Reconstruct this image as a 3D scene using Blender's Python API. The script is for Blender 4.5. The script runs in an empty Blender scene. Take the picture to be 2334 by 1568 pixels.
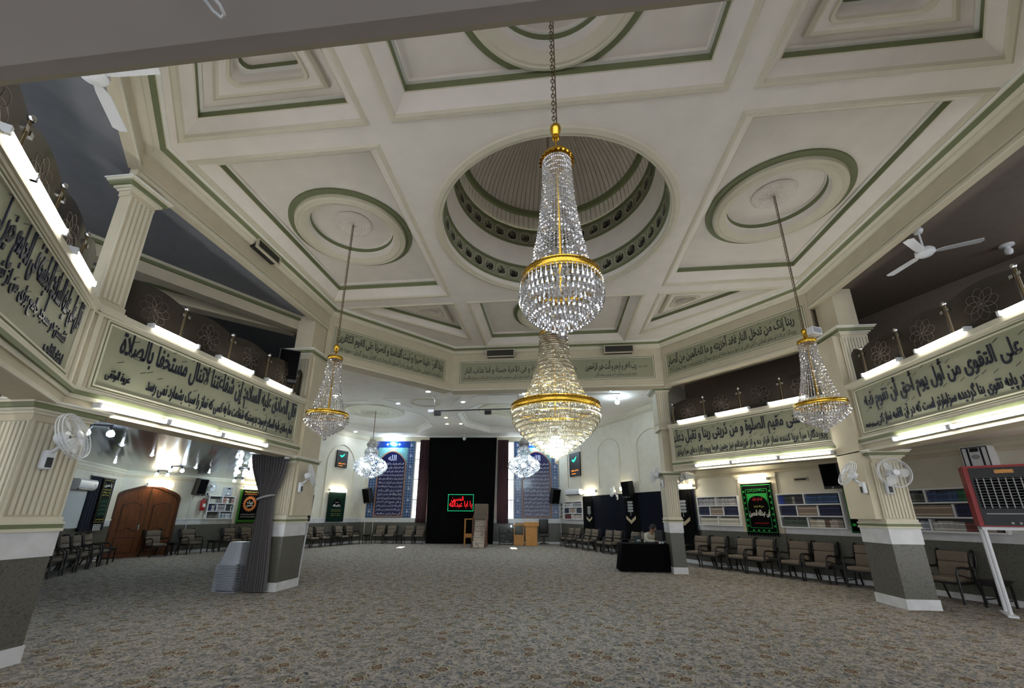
import bpy, math, random, unicodedata
from mathutils import Matrix, Vector
from mathutils.geometry import tessellate_polygon
random.seed(7)
SC = bpy.context.scene
COL = SC.collection
PI = math.pi

# ------------------------------------------------------------------ camera
cam_d = bpy.data.cameras.new('camera')
cam = bpy.data.objects.new('camera', cam_d)
COL.objects.link(cam)
cam_d.sensor_fit = 'HORIZONTAL'
cam_d.sensor_width = 36.0
cam_d.lens = 939.446 / 2334 * 36.0
cam_d.shift_x = (1167 - 1160.23) / 2334
cam_d.shift_y = (885.60 - 784) / 2334
cam_d.clip_start = 0.05
cam_d.clip_end = 200
yaw, pit, rol = -0.107698, 0.295037, 0.005522
fw = Vector((math.sin(yaw)*math.cos(pit), math.cos(yaw)*math.cos(pit), math.sin(pit)))
rt = Vector((math.cos(yaw), -math.sin(yaw), 0))
up = rt.cross(fw)
rt2 = rt*math.cos(rol) + up*math.sin(rol)
up2 = -rt*math.sin(rol) + up*math.cos(rol)
M = Matrix((rt2, up2, -fw)).transposed().to_4x4()
M.translation = (-0.112456, -6.7540, 1.56)
cam.matrix_world = M
SC.camera = cam

# ------------------------------------------------------------------ light and exposure
SC.view_settings.view_transform = 'Standard'
SC.view_settings.look = 'None'
SC.view_settings.gamma = 1.0
SC.view_settings.use_curve_mapping = False
SC.view_settings.exposure = 1.6
world = bpy.data.worlds.new('daylight')
SC.world = world
world.use_nodes = True
bg = world.node_tree.nodes['Background']
bg.inputs[0].default_value = (0.86, 0.93, 1.0, 1)
bg.inputs[1].default_value = 0.75
sun_d = bpy.data.lights.new('sun', 'SUN')
sun_d.energy = 22.0
sun_d.angle = 0.01
sun_d.color = (1, 0.97, 0.92)
sun = bpy.data.objects.new('sun', sun_d)
COL.objects.link(sun)
sun.rotation_euler = Vector((0.42, -2.75, -1.78)).to_track_quat('-Z', 'Y').to_euler()
TUBE = 11.0      # fluorescent tube radiance
SPOT = 60.0      # ceiling spot radiance

# ------------------------------------------------------------------ materials
def lin(c):
    return tuple(((v/255)/12.92 if v/255 <= 0.04045 else (((v/255)+0.055)/1.055)**2.4) for v in c)
MATS = {}
def mat(name, rgb, rough=0.6, metal=0.0, var=0.06, scale=6.0, emit=0.0, alpha=1.0, spec=0.5, bump=0.0, bscale=60.0, ecol=None):
    if name in MATS: return MATS[name]
    m = bpy.data.materials.new(name); m.use_nodes = True
    nt = m.node_tree; b = nt.nodes['Principled BSDF']
    c = lin(rgb)
    b.inputs['Roughness'].default_value = rough
    b.inputs['Metallic'].default_value = metal
    b.inputs['Specular IOR Level'].default_value = spec
    b.inputs['Alpha'].default_value = alpha
    tc = nt.nodes.new('ShaderNodeTexCoord')
    if var > 0:
        no = nt.nodes.new('ShaderNodeTexNoise'); no.inputs['Scale'].default_value = scale; no.inputs['Detail'].default_value = 5
        mr = nt.nodes.new('ShaderNodeMapRange')
        mr.inputs[1].default_value = 0.3; mr.inputs[2].default_value = 0.7
        mr.inputs[3].default_value = 1-var; mr.inputs[4].default_value = 1+var
        mx = nt.nodes.new('ShaderNodeMix'); mx.data_type = 'RGBA'; mx.blend_type = 'MULTIPLY'
        mx.inputs[0].default_value = 1
        mx.inputs[6].default_value = (*c, 1)
        nt.links.new(tc.outputs['Object'], no.inputs['Vector'])
        nt.links.new(no.outputs['Fac'], mr.inputs[0])
        nt.links.new(mr.outputs[0], mx.inputs[7])
        nt.links.new(mx.outputs[2], b.inputs['Base Color'])
    else:
        b.inputs['Base Color'].default_value = (*c, 1)
    if bump > 0:
        n2 = nt.nodes.new('ShaderNodeTexNoise'); n2.inputs['Scale'].default_value = bscale
        bp = nt.nodes.new('ShaderNodeBump'); bp.inputs['Strength'].default_value = bump; bp.inputs['Distance'].default_value = 0.01
        nt.links.new(tc.outputs['Object'], n2.inputs['Vector'])
        nt.links.new(n2.outputs['Fac'], bp.inputs['Height'])
        nt.links.new(bp.outputs[0], b.inputs['Normal'])
    if emit > 0:
        b.inputs['Emission Color'].default_value = (*lin(ecol or rgb), 1)
        b.inputs['Emission Strength'].default_value = emit
    MATS[name] = m
    return m

def granite(name, dark, light, scale=60):
    m = bpy.data.materials.new(name); m.use_nodes = True; nt = m.node_tree; b = nt.nodes['Principled BSDF']
    tc = nt.nodes.new('ShaderNodeTexCoord')
    n1 = nt.nodes.new('ShaderNodeTexNoise'); n1.inputs['Scale'].default_value = scale; n1.inputs['Detail'].default_value = 6
    n2 = nt.nodes.new('ShaderNodeTexVoronoi'); n2.inputs['Scale'].default_value = scale*1.5
    cr = nt.nodes.new('ShaderNodeValToRGB'); cr.color_ramp.elements[0].position = 0.33; cr.color_ramp.elements[1].position = 0.68
    cr.color_ramp.elements[0].color = (*lin(dark), 1); cr.color_ramp.elements[1].color = (*lin(light), 1)
    ad = nt.nodes.new('ShaderNodeMath'); ad.operation = 'MULTIPLY_ADD'; ad.inputs[1].default_value = 0.35
    nt.links.new(tc.outputs['Object'], n1.inputs['Vector']); nt.links.new(tc.outputs['Object'], n2.inputs['Vector'])
    nt.links.new(n2.outputs['Distance'], ad.inputs[0]); nt.links.new(n1.outputs['Fac'], ad.inputs[2])
    nt.links.new(ad.outputs[0], cr.inputs[0]); nt.links.new(cr.outputs[0], b.inputs['Base Color'])
    b.inputs['Roughness'].default_value = 0.35
    MATS[name] = m
    return m

CEILM = mat('ceiling_plaster', (226, 219, 211), 0.75, var=0.04, scale=3, bump=0.05)
CREAM = mat('cream_plaster', (196, 186, 162), 0.7, var=0.05, scale=4, bump=0.05)
CREAML = mat('cream_moulding', (206, 200, 180), 0.6, var=0.03)
GREEN = mat('olive_trim', (112, 118, 84), 0.6, var=0.05)
PANEL = mat('sage_panel', (146, 146, 122), 0.6, var=0.04)
WHITEP = mat('white_paint', (222, 221, 214), 0.5, var=0.03)
WALLC = mat('warm_white_wall', (206, 200, 184), 0.7, var=0.05, scale=3, bump=0.05)
MARB = mat('white_marble', (205, 205, 206), 0.3, var=0.1, scale=5)
GRAN = granite('grey_granite', (36, 36, 33), (92, 90, 82), 34)
GALD = mat('gallery_shade_plaster', (118, 120, 126), 0.8, var=0.05)  # cream plaster darkened in its colour for the unlit left gallery
GALB = mat('gallery_brown_shade_plaster', (112, 100, 90), 0.8, var=0.05)  # right gallery: lack of light put into the plaster as brown
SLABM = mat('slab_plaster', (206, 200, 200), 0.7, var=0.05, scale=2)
GOLD = mat('brushed_gold', (214, 170, 62), 0.22, metal=1.0, var=0.1, scale=20)
CHROME = mat('polished_chrome', (200, 200, 200), 0.15, metal=1.0, var=0.0)
BRASS = mat('brass_post', (112, 98, 74), 0.3, metal=0.9, var=0.05)
BLACK = mat('black_lettering', (14, 15, 18), 0.4, var=0.0)
NAVYL = mat('navy_lettering', (16, 22, 38), 0.4, var=0.0)
TUBEM = mat('lit_tube', (255, 255, 250), 0.4, var=0.0, emit=TUBE, ecol=(255, 253, 244))
WARMT = mat('lit_wall_lamp', (255, 250, 232), 0.4, var=0.0, emit=TUBE*0.9, ecol=(255, 246, 218))
SPOTM = mat('lit_spot', (240, 248, 255), 0.4, var=0.0, emit=SPOT, ecol=(232, 243, 255))
SPOTW = mat('lit_warm_spot', (255, 230, 170), 0.4, var=0.0, emit=SPOT*0.5, ecol=(255, 224, 150))
BULB = mat('lit_cool_bulb', (235, 248, 255), 0.4, var=0.0, emit=45, ecol=(215, 240, 255))
BLACKP = mat('black_plastic', (22, 22, 24), 0.45, var=0.04)
WHITEPL = mat('white_plastic', (214, 216, 220), 0.4, var=0.02)
GREYPL = mat('grey_plastic', (138, 140, 148), 0.45, var=0.03)
DKWOOD = mat('dark_frame', (17, 14, 13), 0.4, var=0.1)
TAUPE = mat('taupe_upholstery', (106, 94, 82), 0.9, var=0.12, scale=40, bump=0.2, bscale=200)
GLASSD = mat('smoked_glass', (42, 36, 31), 0.12, var=0.05, alpha=0.93)
ETCH = mat('etched_glass_line', (98, 90, 82), 0.5, var=0.0)
BLKCL = mat('black_cloth', (5, 5, 6), 0.95, var=0.1, scale=12, spec=0.1)
NAVCL = mat('navy_drape', (7, 11, 24), 0.9, var=0.12, scale=8, spec=0.15)
GREYCL = mat('grey_curtain', (92, 88, 90), 0.9, var=0.08, scale=30)
PURPCL = mat('plum_curtain', (74, 46, 54), 0.85, var=0.2, scale=12)
PURPL = mat('plum_curtain_sheen', (132, 96, 104), 0.85, var=0.15, scale=12)  # lit copy of the plum, lays a sheen on the pleats as strips
TIECL = mat('curtain_tie', (140, 138, 140), 0.8)
PINE = mat('honey_pine', (188, 132, 62), 0.45, var=0.12, scale=9)
RED = mat('signal_red', (150, 16, 18), 0.35, var=0.05)
SHELFW = mat('white_shelf', (222, 222, 222), 0.5, var=0.02)
SHELFB = mat('shelf_back', (92, 90, 88), 0.8, var=0.05)
VENTM = mat('vent_metal', (84, 80, 74), 0.5, metal=0.3, var=0.05)
VENTF = mat('vent_frame', (182, 174, 154), 0.5, var=0.03)
NEONR = mat('red_neon', (255, 30, 30), 0.4, var=0.0, emit=1.0, ecol=(255, 24, 30))
NEONG = mat('green_neon', (20, 200, 140), 0.4, var=0.0, emit=0.5, ecol=(16, 190, 120))
LEDG = mat('green_screen_glow', (0, 255, 160), 0.4, var=0.0, emit=1.2, ecol=(10, 240, 150))
LEDO = mat('orange_screen_glow', (255, 150, 40), 0.4, var=0.0, emit=0.8, ecol=(255, 150, 40))
FROST = bpy.data.materials.new('frosted_daylit_glass'); FROST.use_nodes = True
_nt = FROST.node_tree; _b = _nt.nodes['Principled BSDF']
_b.inputs['Base Color'].default_value = (0.9, 0.95, 0.95, 1); _b.inputs['Emission Color'].default_value = (0.93, 1, 0.98, 1)
_b.inputs['Emission Strength'].default_value = 1.5; _b.inputs['Roughness'].default_value = 0.5
CLEAR = bpy.data.materials.new('clear_pane'); CLEAR.use_nodes = True
_nt = CLEAR.node_tree; _nt.nodes.remove(_nt.nodes['Principled BSDF'])
_t = _nt.nodes.new('ShaderNodeBsdfTransparent'); _g = _nt.nodes.new('ShaderNodeBsdfGlossy'); _g.inputs['Roughness'].default_value = 0.02
_x = _nt.nodes.new('ShaderNodeMixShader'); _x.inputs[0].default_value = 0.06
_nt.links.new(_t.outputs[0], _x.inputs[1]); _nt.links.new(_g.outputs[0], _x.inputs[2]); _nt.links.new(_x.outputs[0], _nt.nodes['Material Output'].inputs[0])

def crystal(name, tint, clear=0.35, milky=0.22):
    m = bpy.data.materials.new(name); m.use_nodes = True; nt = m.node_tree
    nt.nodes.remove(nt.nodes['Principled BSDF'])
    t = nt.nodes.new('ShaderNodeBsdfTransparent'); t.inputs[0].default_value = (*lin(tint), 1)
    g = nt.nodes.new('ShaderNodeBsdfGlossy'); g.inputs['Roughness'].default_value = 0.04; g.inputs[0].default_value = (*lin(tint), 1)
    d = nt.nodes.new('ShaderNodeBsdfTranslucent'); d.inputs[0].default_value = (*lin(tint), 1)
    x = nt.nodes.new('ShaderNodeMixShader'); x.inputs[0].default_value = 1-clear
    y = nt.nodes.new('ShaderNodeMixShader'); y.inputs[0].default_value = milky
    nt.links.new(g.outputs[0], y.inputs[1]); nt.links.new(d.outputs[0], y.inputs[2])
    nt.links.new(t.outputs[0], x.inputs[1]); nt.links.new(y.outputs[0], x.inputs[2])
    nt.links.new(x.outputs[0], nt.nodes['Material Output'].inputs[0])
    MATS[name] = m
    return m
CRYS = crystal('clear_crystal', (252, 252, 254), 0.22, 0.12)
CRYSG = crystal('champagne_crystal', (244, 239, 228), 0.06, 0.3)
FANGL = bpy.data.materials.new('fan_guard_mesh'); FANGL.use_nodes = True
_nt = FANGL.node_tree; _p = _nt.nodes['Principled BSDF']; _p.inputs['Base Color'].default_value = (0.7, 0.72, 0.73, 1); _p.inputs['Alpha'].default_value = 0.45; _p.inputs['Roughness'].default_value = 0.3

def carpet_material():
    m = bpy.data.materials.new('patterned_carpet'); m.use_nodes = True; nt = m.node_tree; L = nt.links.new
    b = nt.nodes['Principled BSDF']; b.inputs['Roughness'].default_value = 0.95; b.inputs['Specular IOR Level'].default_value = 0.1
    N = nt.nodes.new
    tc = N('ShaderNodeTexCoord')
    def ramp(els):
        r = N('ShaderNodeValToRGB'); e = r.color_ramp.elements
        while len(e) < len(els): e.new(0.5)
        for k, (p, c) in enumerate(els): e[k].position = p; e[k].color = (*lin(c), 1)
        return r
    def mixc(f, a, bb, t='MIX'):
        x = N('ShaderNodeMix'); x.data_type = 'RGBA'; x.blend_type = t
        if isinstance(f, float): x.inputs[0].default_value = f
        else: L(f, x.inputs[0])
        L(a, x.inputs[6]); L(bb, x.inputs[7]); return x.outputs[2]
    # ground with scrolling leaves
    n1 = N('ShaderNodeTexNoise'); n1.inputs['Scale'].default_value = 14; n1.inputs['Detail'].default_value = 8; n1.inputs['Roughness'].default_value = 0.65; n1.inputs['Distortion'].default_value = 1.2
    L(tc.outputs['Object'], n1.inputs['Vector'])
    g = ramp([(0.33, (34, 40, 44)), (0.42, (106, 110, 114)), (0.53, (154, 147, 144)), (0.61, (194, 182, 170)), (0.68, (84, 80, 76))])
    L(n1.outputs['Fac'], g.inputs[0])
    wv = N('ShaderNodeTexVoronoi'); wv.feature = 'DISTANCE_TO_EDGE'; wv.inputs['Scale'].default_value = 11
    nz = N('ShaderNodeTexNoise'); nz.inputs['Scale'].default_value = 7; nz.inputs['Detail'].default_value = 3
    L(tc.outputs['Object'], nz.inputs['Vector'])
    va = N('ShaderNodeVectorMath'); va.operation = 'MULTIPLY_ADD'; va.inputs[1].default_value = (0.25, 0.25, 0.25)
    L(nz.outputs['Color'], va.inputs[0]); L(tc.outputs['Object'], va.inputs[2]); L(va.outputs[0], wv.inputs['Vector'])
    er = ramp([(0.0, (255, 255, 255)), (0.035, (255, 255, 255)), (0.07, (0, 0, 0))]); L(wv.outputs['Distance'], er.inputs[0])
    tan = N('ShaderNodeRGB'); tan.outputs[0].default_value = (*lin((190, 180, 156)), 1)
    dk = N('ShaderNodeMath'); dk.operation = 'MULTIPLY'; dk.inputs[1].default_value = 0.5; L(er.outputs[0], dk.inputs[0])
    c1 = mixc(dk.outputs[0], g.outputs[0], tan.outputs[0])
    # rosettes, petalled by an angular ripple
    def rosette(scale, rnd, els, thr, base, seed):
        mp = N('ShaderNodeMapping'); mp.inputs['Location'].default_value = (seed, seed*1.7, 0)
        mp.inputs['Scale'].default_value = (scale, scale, 0.0)
        dv = N('ShaderNodeVectorMath'); dv.operation = 'MULTIPLY_ADD'; dv.inputs[1].default_value = (0.09, 0.09, 0.0); L(n1.outputs['Color'], dv.inputs[0]); L(tc.outputs['Object'], dv.inputs[2])
        L(dv.outputs[0], mp.inputs['Vector'])
        vo = N('ShaderNodeTexVoronoi'); vo.voronoi_dimensions = '2D'; vo.inputs['Scale'].default_value = 1.0; vo.inputs['Randomness'].default_value = rnd
        L(mp.outputs[0], vo.inputs['Vector'])
        sb = N('ShaderNodeVectorMath'); sb.operation = 'SUBTRACT'; L(mp.outputs[0], sb.inputs[0]); L(vo.outputs['Position'], sb.inputs[1])
        sx = N('ShaderNodeSeparateXYZ'); L(sb.outputs[0], sx.inputs[0])
        at = N('ShaderNodeMath'); at.operation = 'ARCTAN2'; L(sx.outputs[1], at.inputs[0]); L(sx.outputs[0], at.inputs[1])
        m8 = N('ShaderNodeMath'); m8.operation = 'MULTIPLY'; m8.inputs[1].default_value = 8; L(at.outputs[0], m8.inputs[0])
        sn = N('ShaderNodeMath'); sn.operation = 'SINE'; L(m8.outputs[0], sn.inputs[0])
        ml = N('ShaderNodeMath'); ml.operation = 'MULTIPLY_ADD'; ml.inputs[1].default_value = 0.02; L(sn.outputs[0], ml.inputs[0]); L(vo.outputs['Distance'], ml.inputs[2])
        rp = ramp(els); L(ml.outputs[0], rp.inputs[0])
        ms = N('ShaderNodeMath'); ms.operation = 'LESS_THAN'; ms.inputs[1].default_value = thr; L(ml.outputs[0], ms.inputs[0])
        return mixc(ms.outputs[0], base, rp.outputs[0])
    big = [(0.0, (176, 156, 124)), (0.035, (46, 38, 36)), (0.06, (186, 166, 134)), (0.085, (48, 38, 36)), (0.11, (124, 88, 78)), (0.135, (52, 44, 42)), (0.16, (226, 212, 182)), (0.19, (70, 72, 72))]
    c2 = rosette(2.3, 0.85, big, 0.2, c1, 0.3)
    small = [(0.0, (120, 96, 88)), (0.06, (44, 40, 38)), (0.12, (204, 190, 162)), (0.15, (80, 82, 80)), (0.2, (120, 122, 120)), (0.22, (90, 90, 88))]
    c2 = rosette(3.1, 0.95, [(0.0, (60, 58, 60)), (0.05, (176, 164, 140)), (0.09, (58, 56, 58)), (0.13, (150, 144, 130)), (0.16, (84, 90, 92)), (0.2, (110, 112, 110))], 0.16, c2, 9.7)
    c3 = rosette(5.6, 0.95, small, 0.135, c2, 5.1)
    n3 = N('ShaderNodeTexNoise'); n3.inputs['Scale'].default_value = 130; n3.inputs['Detail'].default_value = 3
    L(tc.outputs['Object'], n3.inputs['Vector'])
    sp = ramp([(0.32, (120, 120, 120)), (0.62, (255, 255, 255))]); L(n3.outputs['Fac'], sp.inputs[0])
    c4 = mixc(0.75, c3, sp.outputs[0], 'MULTIPLY')
    L(c4, b.inputs['Base Color'])
    bp = N('ShaderNodeBump'); bp.inputs['Strength'].default_value = 0.3; bp.inputs['Distance'].default_value = 0.01
    L(n3.outputs['Fac'], bp.inputs['Height']); L(bp.outputs[0], b.inputs['Normal'])
    return m
CARPET = carpet_material()

def wood_material(name, c1, c2):
    m = bpy.data.materials.new(name); m.use_nodes = True; nt = m.node_tree; b = nt.nodes['Principled BSDF']
    tc = nt.nodes.new('ShaderNodeTexCoord'); mp = nt.nodes.new('ShaderNodeMapping'); mp.inputs['Scale'].default_value = (14, 14, 1.2)
    no = nt.nodes.new('ShaderNodeTexNoise'); no.inputs['Scale'].default_value = 2.5; no.inputs['Detail'].default_value = 6; no.inputs['Distortion'].default_value = 0.6
    cr = nt.nodes.new('ShaderNodeValToRGB'); cr.color_ramp.elements[0].position = 0.3; cr.color_ramp.elements[1].position = 0.7
    cr.color_ramp.elements[0].color = (*lin(c1), 1); cr.color_ramp.elements[1].color = (*lin(c2), 1)
    nt.links.new(tc.outputs['Object'], mp.inputs[0]); nt.links.new(mp.outputs[0], no.inputs['Vector']); nt.links.new(no.outputs['Fac'], cr.inputs[0]); nt.links.new(cr.outputs[0], b.inputs['Base Color'])
    b.inputs['Roughness'].default_value = 0.35
    MATS[name] = m
    return m
OAK = wood_material('stained_oak', (72, 36, 16), (118, 64, 28))
OAKD = wood_material('stained_oak_dark', (50, 25, 11), (84, 44, 20))

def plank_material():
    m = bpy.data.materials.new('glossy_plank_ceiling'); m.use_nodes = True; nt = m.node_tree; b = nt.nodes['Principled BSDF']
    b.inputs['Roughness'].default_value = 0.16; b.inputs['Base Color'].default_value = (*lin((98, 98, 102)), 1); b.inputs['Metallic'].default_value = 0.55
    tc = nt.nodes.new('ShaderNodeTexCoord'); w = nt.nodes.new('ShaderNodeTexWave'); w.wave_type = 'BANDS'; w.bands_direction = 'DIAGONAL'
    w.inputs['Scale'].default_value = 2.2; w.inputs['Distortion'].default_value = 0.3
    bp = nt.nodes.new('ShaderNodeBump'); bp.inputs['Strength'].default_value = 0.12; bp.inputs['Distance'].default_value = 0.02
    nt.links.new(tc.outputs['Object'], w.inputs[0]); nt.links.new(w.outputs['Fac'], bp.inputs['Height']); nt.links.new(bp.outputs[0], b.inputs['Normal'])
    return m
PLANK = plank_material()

def tile_material():
    m = bpy.data.materials.new('painted_blue_tiles'); m.use_nodes = True; nt = m.node_tree; b = nt.nodes['Principled BSDF']; N = nt.nodes.new; L = nt.links.new
    tc = N('ShaderNodeTexCoord'); mp = N('ShaderNodeMapping'); mp.inputs['Scale'].default_value = (6.5, 0.01, 6.5); L(tc.outputs['Object'], mp.inputs[0])
    v = N('ShaderNodeTexVoronoi'); v.inputs['Scale'].default_value = 1.0; v.inputs['Randomness'].default_value = 0.0; v.distance = 'MANHATTAN'; L(mp.outputs[0], v.inputs['Vector'])
    cr = N('ShaderNodeValToRGB'); e = cr.color_ramp.elements
    cols = [(0.0, (200, 190, 130)), (0.08, (190, 205, 225)), (0.16, (24, 44, 120)), (0.26, (150, 180, 205)), (0.31, (24, 46, 100)), (0.5, (34, 68, 116)), (0.62, (104, 136, 160)), (0.7, (24, 44, 98))]
    while len(e) < len(cols): e.new(0.5)
    for k, (p_, c) in enumerate(cols): e[k].position = p_; e[k].color = (*lin(c), 1)
    no = N('ShaderNodeTexNoise'); no.inputs['Scale'].default_value = 22; L(tc.outputs['Object'], no.inputs['Vector'])
    ad = N('ShaderNodeMath'); ad.operation = 'MULTIPLY_ADD'; ad.inputs[1].default_value = 0.35; L(no.outputs['Fac'], ad.inputs[0]); 
    sb = N('ShaderNodeMath'); sb.operation = 'SUBTRACT'; sb.inputs[1].default_value = 0.17; L(v.outputs['Distance'], sb.inputs[0]); L(sb.outputs[0], ad.inputs[2])
    L(ad.outputs[0], cr.inputs[0]); L(cr.outputs[0], b.inputs['Base Color'])
    b.inputs['Roughness'].default_value = 0.2
    return m
TILES = tile_material()
TILEN = mat('navy_glazed_tile', (18, 20, 66), 0.15, var=0.15, scale=8)
TILEB = mat('royal_blue_tile', (16, 52, 130), 0.2, var=0.2, scale=14)
TILET = mat('turquoise_tile', (104, 160, 168), 0.25, var=0.35, scale=18)
TILEW = mat('white_tile_script', (158, 160, 186), 0.3, var=0.0)
TERRA = mat('terracotta_rope_trim', (142, 104, 84), 0.4, var=0.1)

# ------------------------------------------------------------------ geometry
class MB:
    def __init__(s): s.v = []; s.f = []; s.i = []; s.m = []
    def mi(s, m):
        if m not in s.m: s.m.append(m)
        return s.m.index(m)
    def add(s, v, f, m):
        o = len(s.v); k = s.mi(m)
        s.v += [tuple(p) for p in v]
        s.f += [tuple(a+o for a in q) for q in f]; s.i += [k]*len(f)
        return s
    def box(s, x0, x1, y0, y1, z0, z1, m):
        return s.add([(x0,y0,z0),(x1,y0,z0),(x1,y1,z0),(x0,y1,z0),(x0,y0,z1),(x1,y0,z1),(x1,y1,z1),(x0,y1,z1)],
              [(0,3,2,1),(4,5,6,7),(0,1,5,4),(1,2,6,5),(2,3,7,6),(3,0,4,7)], m)
    def rbox(s, x0, x1, y0, y1, z0, z1, m, r=0.03, n=3):
        # box with rounded vertical profile (a cushion): stacked rounded rectangles
        rings = []
        for k in range(n+1):
            a = PI/2*k/n
            rings.append((z0+r-r*math.cos(a), r-r*math.sin(a)))
        for k in range(n+1):
            a = PI/2*k/n
            rings.append((z1-r+r*math.sin(a), r-r*math.cos(a)))
        out = []
        for z, ins in rings:
            ring = []
            for cx, cy, a0 in ((x1-r, y1-r, 0), (x0+r, y1-r, PI/2), (x0+r, y0+r, PI), (x1-r, y0+r, 3*PI/2)):
                for q in range(n+1):
                    a = a0+PI/2*q/n; rr = max(r-ins, 0.0)
                    ring.append((cx+rr*math.cos(a), cy+rr*math.sin(a), z))
            out.append(ring)
        return s.loft(out, m, caps=True)
    def loft(s, rings, m, closed=True, caps=False):
        n = len(rings[0]); v = [p for r in rings for p in r]; f = []
        ms = m if isinstance(m, (list, tuple)) else [m]*(len(rings)-1)
        o = len(s.v); s.v += [tuple(p) for p in v]
        for k in range(len(rings)-1):
            mi = s.mi(ms[k])
            for j in range(n if closed else n-1):
                a, b_ = k*n+j, k*n+(j+1) % n
                s.f.append((o+a, o+b_, o+b_+n, o+a+n)); s.i.append(mi)
        if caps:
            s.f.append(tuple(o+j for j in reversed(range(n)))); s.i.append(s.mi(ms[0]))
            s.f.append(tuple(o+(len(rings)-1)*n+j for j in range(n))); s.i.append(s.mi(ms[-1]))
        return s
    def lathe(s, prof, m, n=24, c=(0,0,0), caps=False):
        return s.loft([[(c[0]+r*math.cos(2*PI*j/n), c[1]+r*math.sin(2*PI*j/n), c[2]+z) for j in range(n)] for r, z in prof], m, caps=caps)
    def tube(s, path, r, m, n=6, closed=False, caps=True):
        P = [Vector(p) for p in path]; rings = []; L = len(P); ref = None
        rr = r if isinstance(r, (list, tuple)) else [r]*L
        for k in range(L):
            if closed: t = P[(k+1) % L]-P[k-1]
            else: t = P[min(k+1, L-1)]-P[max(k-1, 0)]
            t.normalize()
            if ref is None:
                ref = Vector((0,0,1)) if abs(t.z) < 0.9 else Vector((1,0,0))
            u = ref - t*ref.dot(t); u.normalize(); ref = u; w = t.cross(u)
            rings.append([tuple(P[k]+(u*math.cos(2*PI*j/n)+w*math.sin(2*PI*j/n))*rr[k]) for j in range(n)])
        if closed: rings.append(rings[0])
        return s.loft(rings, m, caps=caps and not closed)
    def poly(s, pts, holes, z, m, down=True):
        loops = [[Vector((x, y, 0)) for x, y in l] for l in [pts]+list(holes)]
        tris = tessellate_polygon(loops); flat = [p for l in loops for p in l]
        v = [(p.x, p.y, z) for p in flat]; F = []
        for t in tris:
            a, b_, c = (flat[q] for q in t)
            cr = (b_-a).cross(c-a).z
            if abs(cr) < 1e-9: continue
            F.append(tuple(t) if (cr < 0) == down else tuple(reversed(t)))
        return s.add(v, F, m)
    def prism(s, pts, z0, z1, m):
        n = len(pts)
        return s.add([(x,y,z0) for x,y in pts]+[(x,y,z1) for x,y in pts], [tuple(reversed(range(n))), tuple(range(n,2*n))]+[(j,(j+1)%n,n+(j+1)%n,n+j) for j in range(n)], m)
    def plate(s, pts, y0, y1, m):
        # outline in local x,z pushed along y
        n = len(pts)
        return s.add([(x,y0,z) for x,z in pts]+[(x,y1,z) for x,z in pts], [tuple(range(n)), tuple(reversed(range(n,2*n)))]+[(j,n+j,n+(j+1)%n,(j+1)%n) for j in range(n)], m)
    def xf(s, mtx):
        s.v = [tuple(mtx @ Vector(p)) for p in s.v]; return s
    def mesh(s, name, smooth=None):
        me = bpy.data.meshes.new(name); me.from_pydata(s.v, [], s.f)
        for m in s.m: me.materials.append(m)
        me.polygons.foreach_set('material_index', s.i)
        if smooth:
            me.polygons.foreach_set('use_smooth', [True]*len(s.f))
            me.update(); me.set_sharp_from_angle(angle=math.radians(smooth))
        me.update()
        return me
    def build(s, name, parent=None, loc=(0,0,0), rot=(0,0,0), smooth=None):
        o = bpy.data.objects.new(name, s.mesh(name, smooth)); COL.objects.link(o)
        o.location = loc; o.rotation_euler = rot
        if parent is not None: o.parent = parent
        return o

def tag(o, label=None, cat=None, group=None, kind=None):
    if label: o['label'] = label
    if cat: o['category'] = cat
    if group: o['group'] = group
    if kind: o['kind'] = kind
    return o
def thing(name, label, cat, loc=(0,0,0), rz=0.0, group=None, kind=None, scale=None):
    o = bpy.data.objects.new(name, None); COL.objects.link(o)
    o.empty_display_size = 0.1
    o.location = loc; o.rotation_euler = (0, 0, rz)
    if scale: o.scale = scale
    return tag(o, label, cat, group, kind)
KIDS = {}
def copy_tree(o, label, loc, rz=0.0, group=None):
    c = o.copy(); COL.objects.link(c); c.location = loc; c.rotation_euler = (0, 0, rz); c['label'] = label
    if group: c['group'] = group
    for ch in o.children:
        d = ch.copy(); COL.objects.link(d); d.parent = c
        for g in ch.children:
            e = g.copy(); COL.objects.link(e); e.parent = d
    return c
def struct(name, mb, smooth=None, parent=None):
    o = mb.build(name, parent, smooth=smooth)
    if parent is None: o['kind'] = 'structure'
    return o

# ------------------------------------------------------------------ writing
FORMS = {}
for cp in list(range(0xFB50, 0xFC00))+list(range(0xFE70, 0xFEFD)):
    d = unicodedata.decomposition(chr(cp)).split()
    if d and d[0] in ('<isolated>','<final>','<initial>','<medial>') and len(d) in (2, 3) and '0020' not in d and '0640' not in d:
        FORMS.setdefault(tuple(int(x, 16) for x in d[1:]), {})[d[0][1:4]] = cp
def shape(text):
    L = []
    for c in text:
        if unicodedata.combining(c): continue
        if L and L[-1] == (0x644,) and (0x644, ord(c)) in FORMS: L[-1] = (0x644, ord(c))
        else: L.append((ord(c),))
    out = []
    for i, k in enumerate(L):
        if k in FORMS:
            f = FORMS[k]
            a = i > 0 and L[i-1] in FORMS and 'ini' in FORMS[L[i-1]] and 'fin' in f
            b = i < len(L)-1 and L[i+1] in FORMS and 'fin' in FORMS[L[i+1]] and 'ini' in f
            q = 'med' if a and b else 'fin' if a else 'ini' if b else 'iso'
            out.append(chr(f.get(q, f.get('iso', k[0]))))
        else: out.append(''.join(chr(x) for x in k))
    return ''.join(reversed(out))
TCACHE = {}
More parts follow.
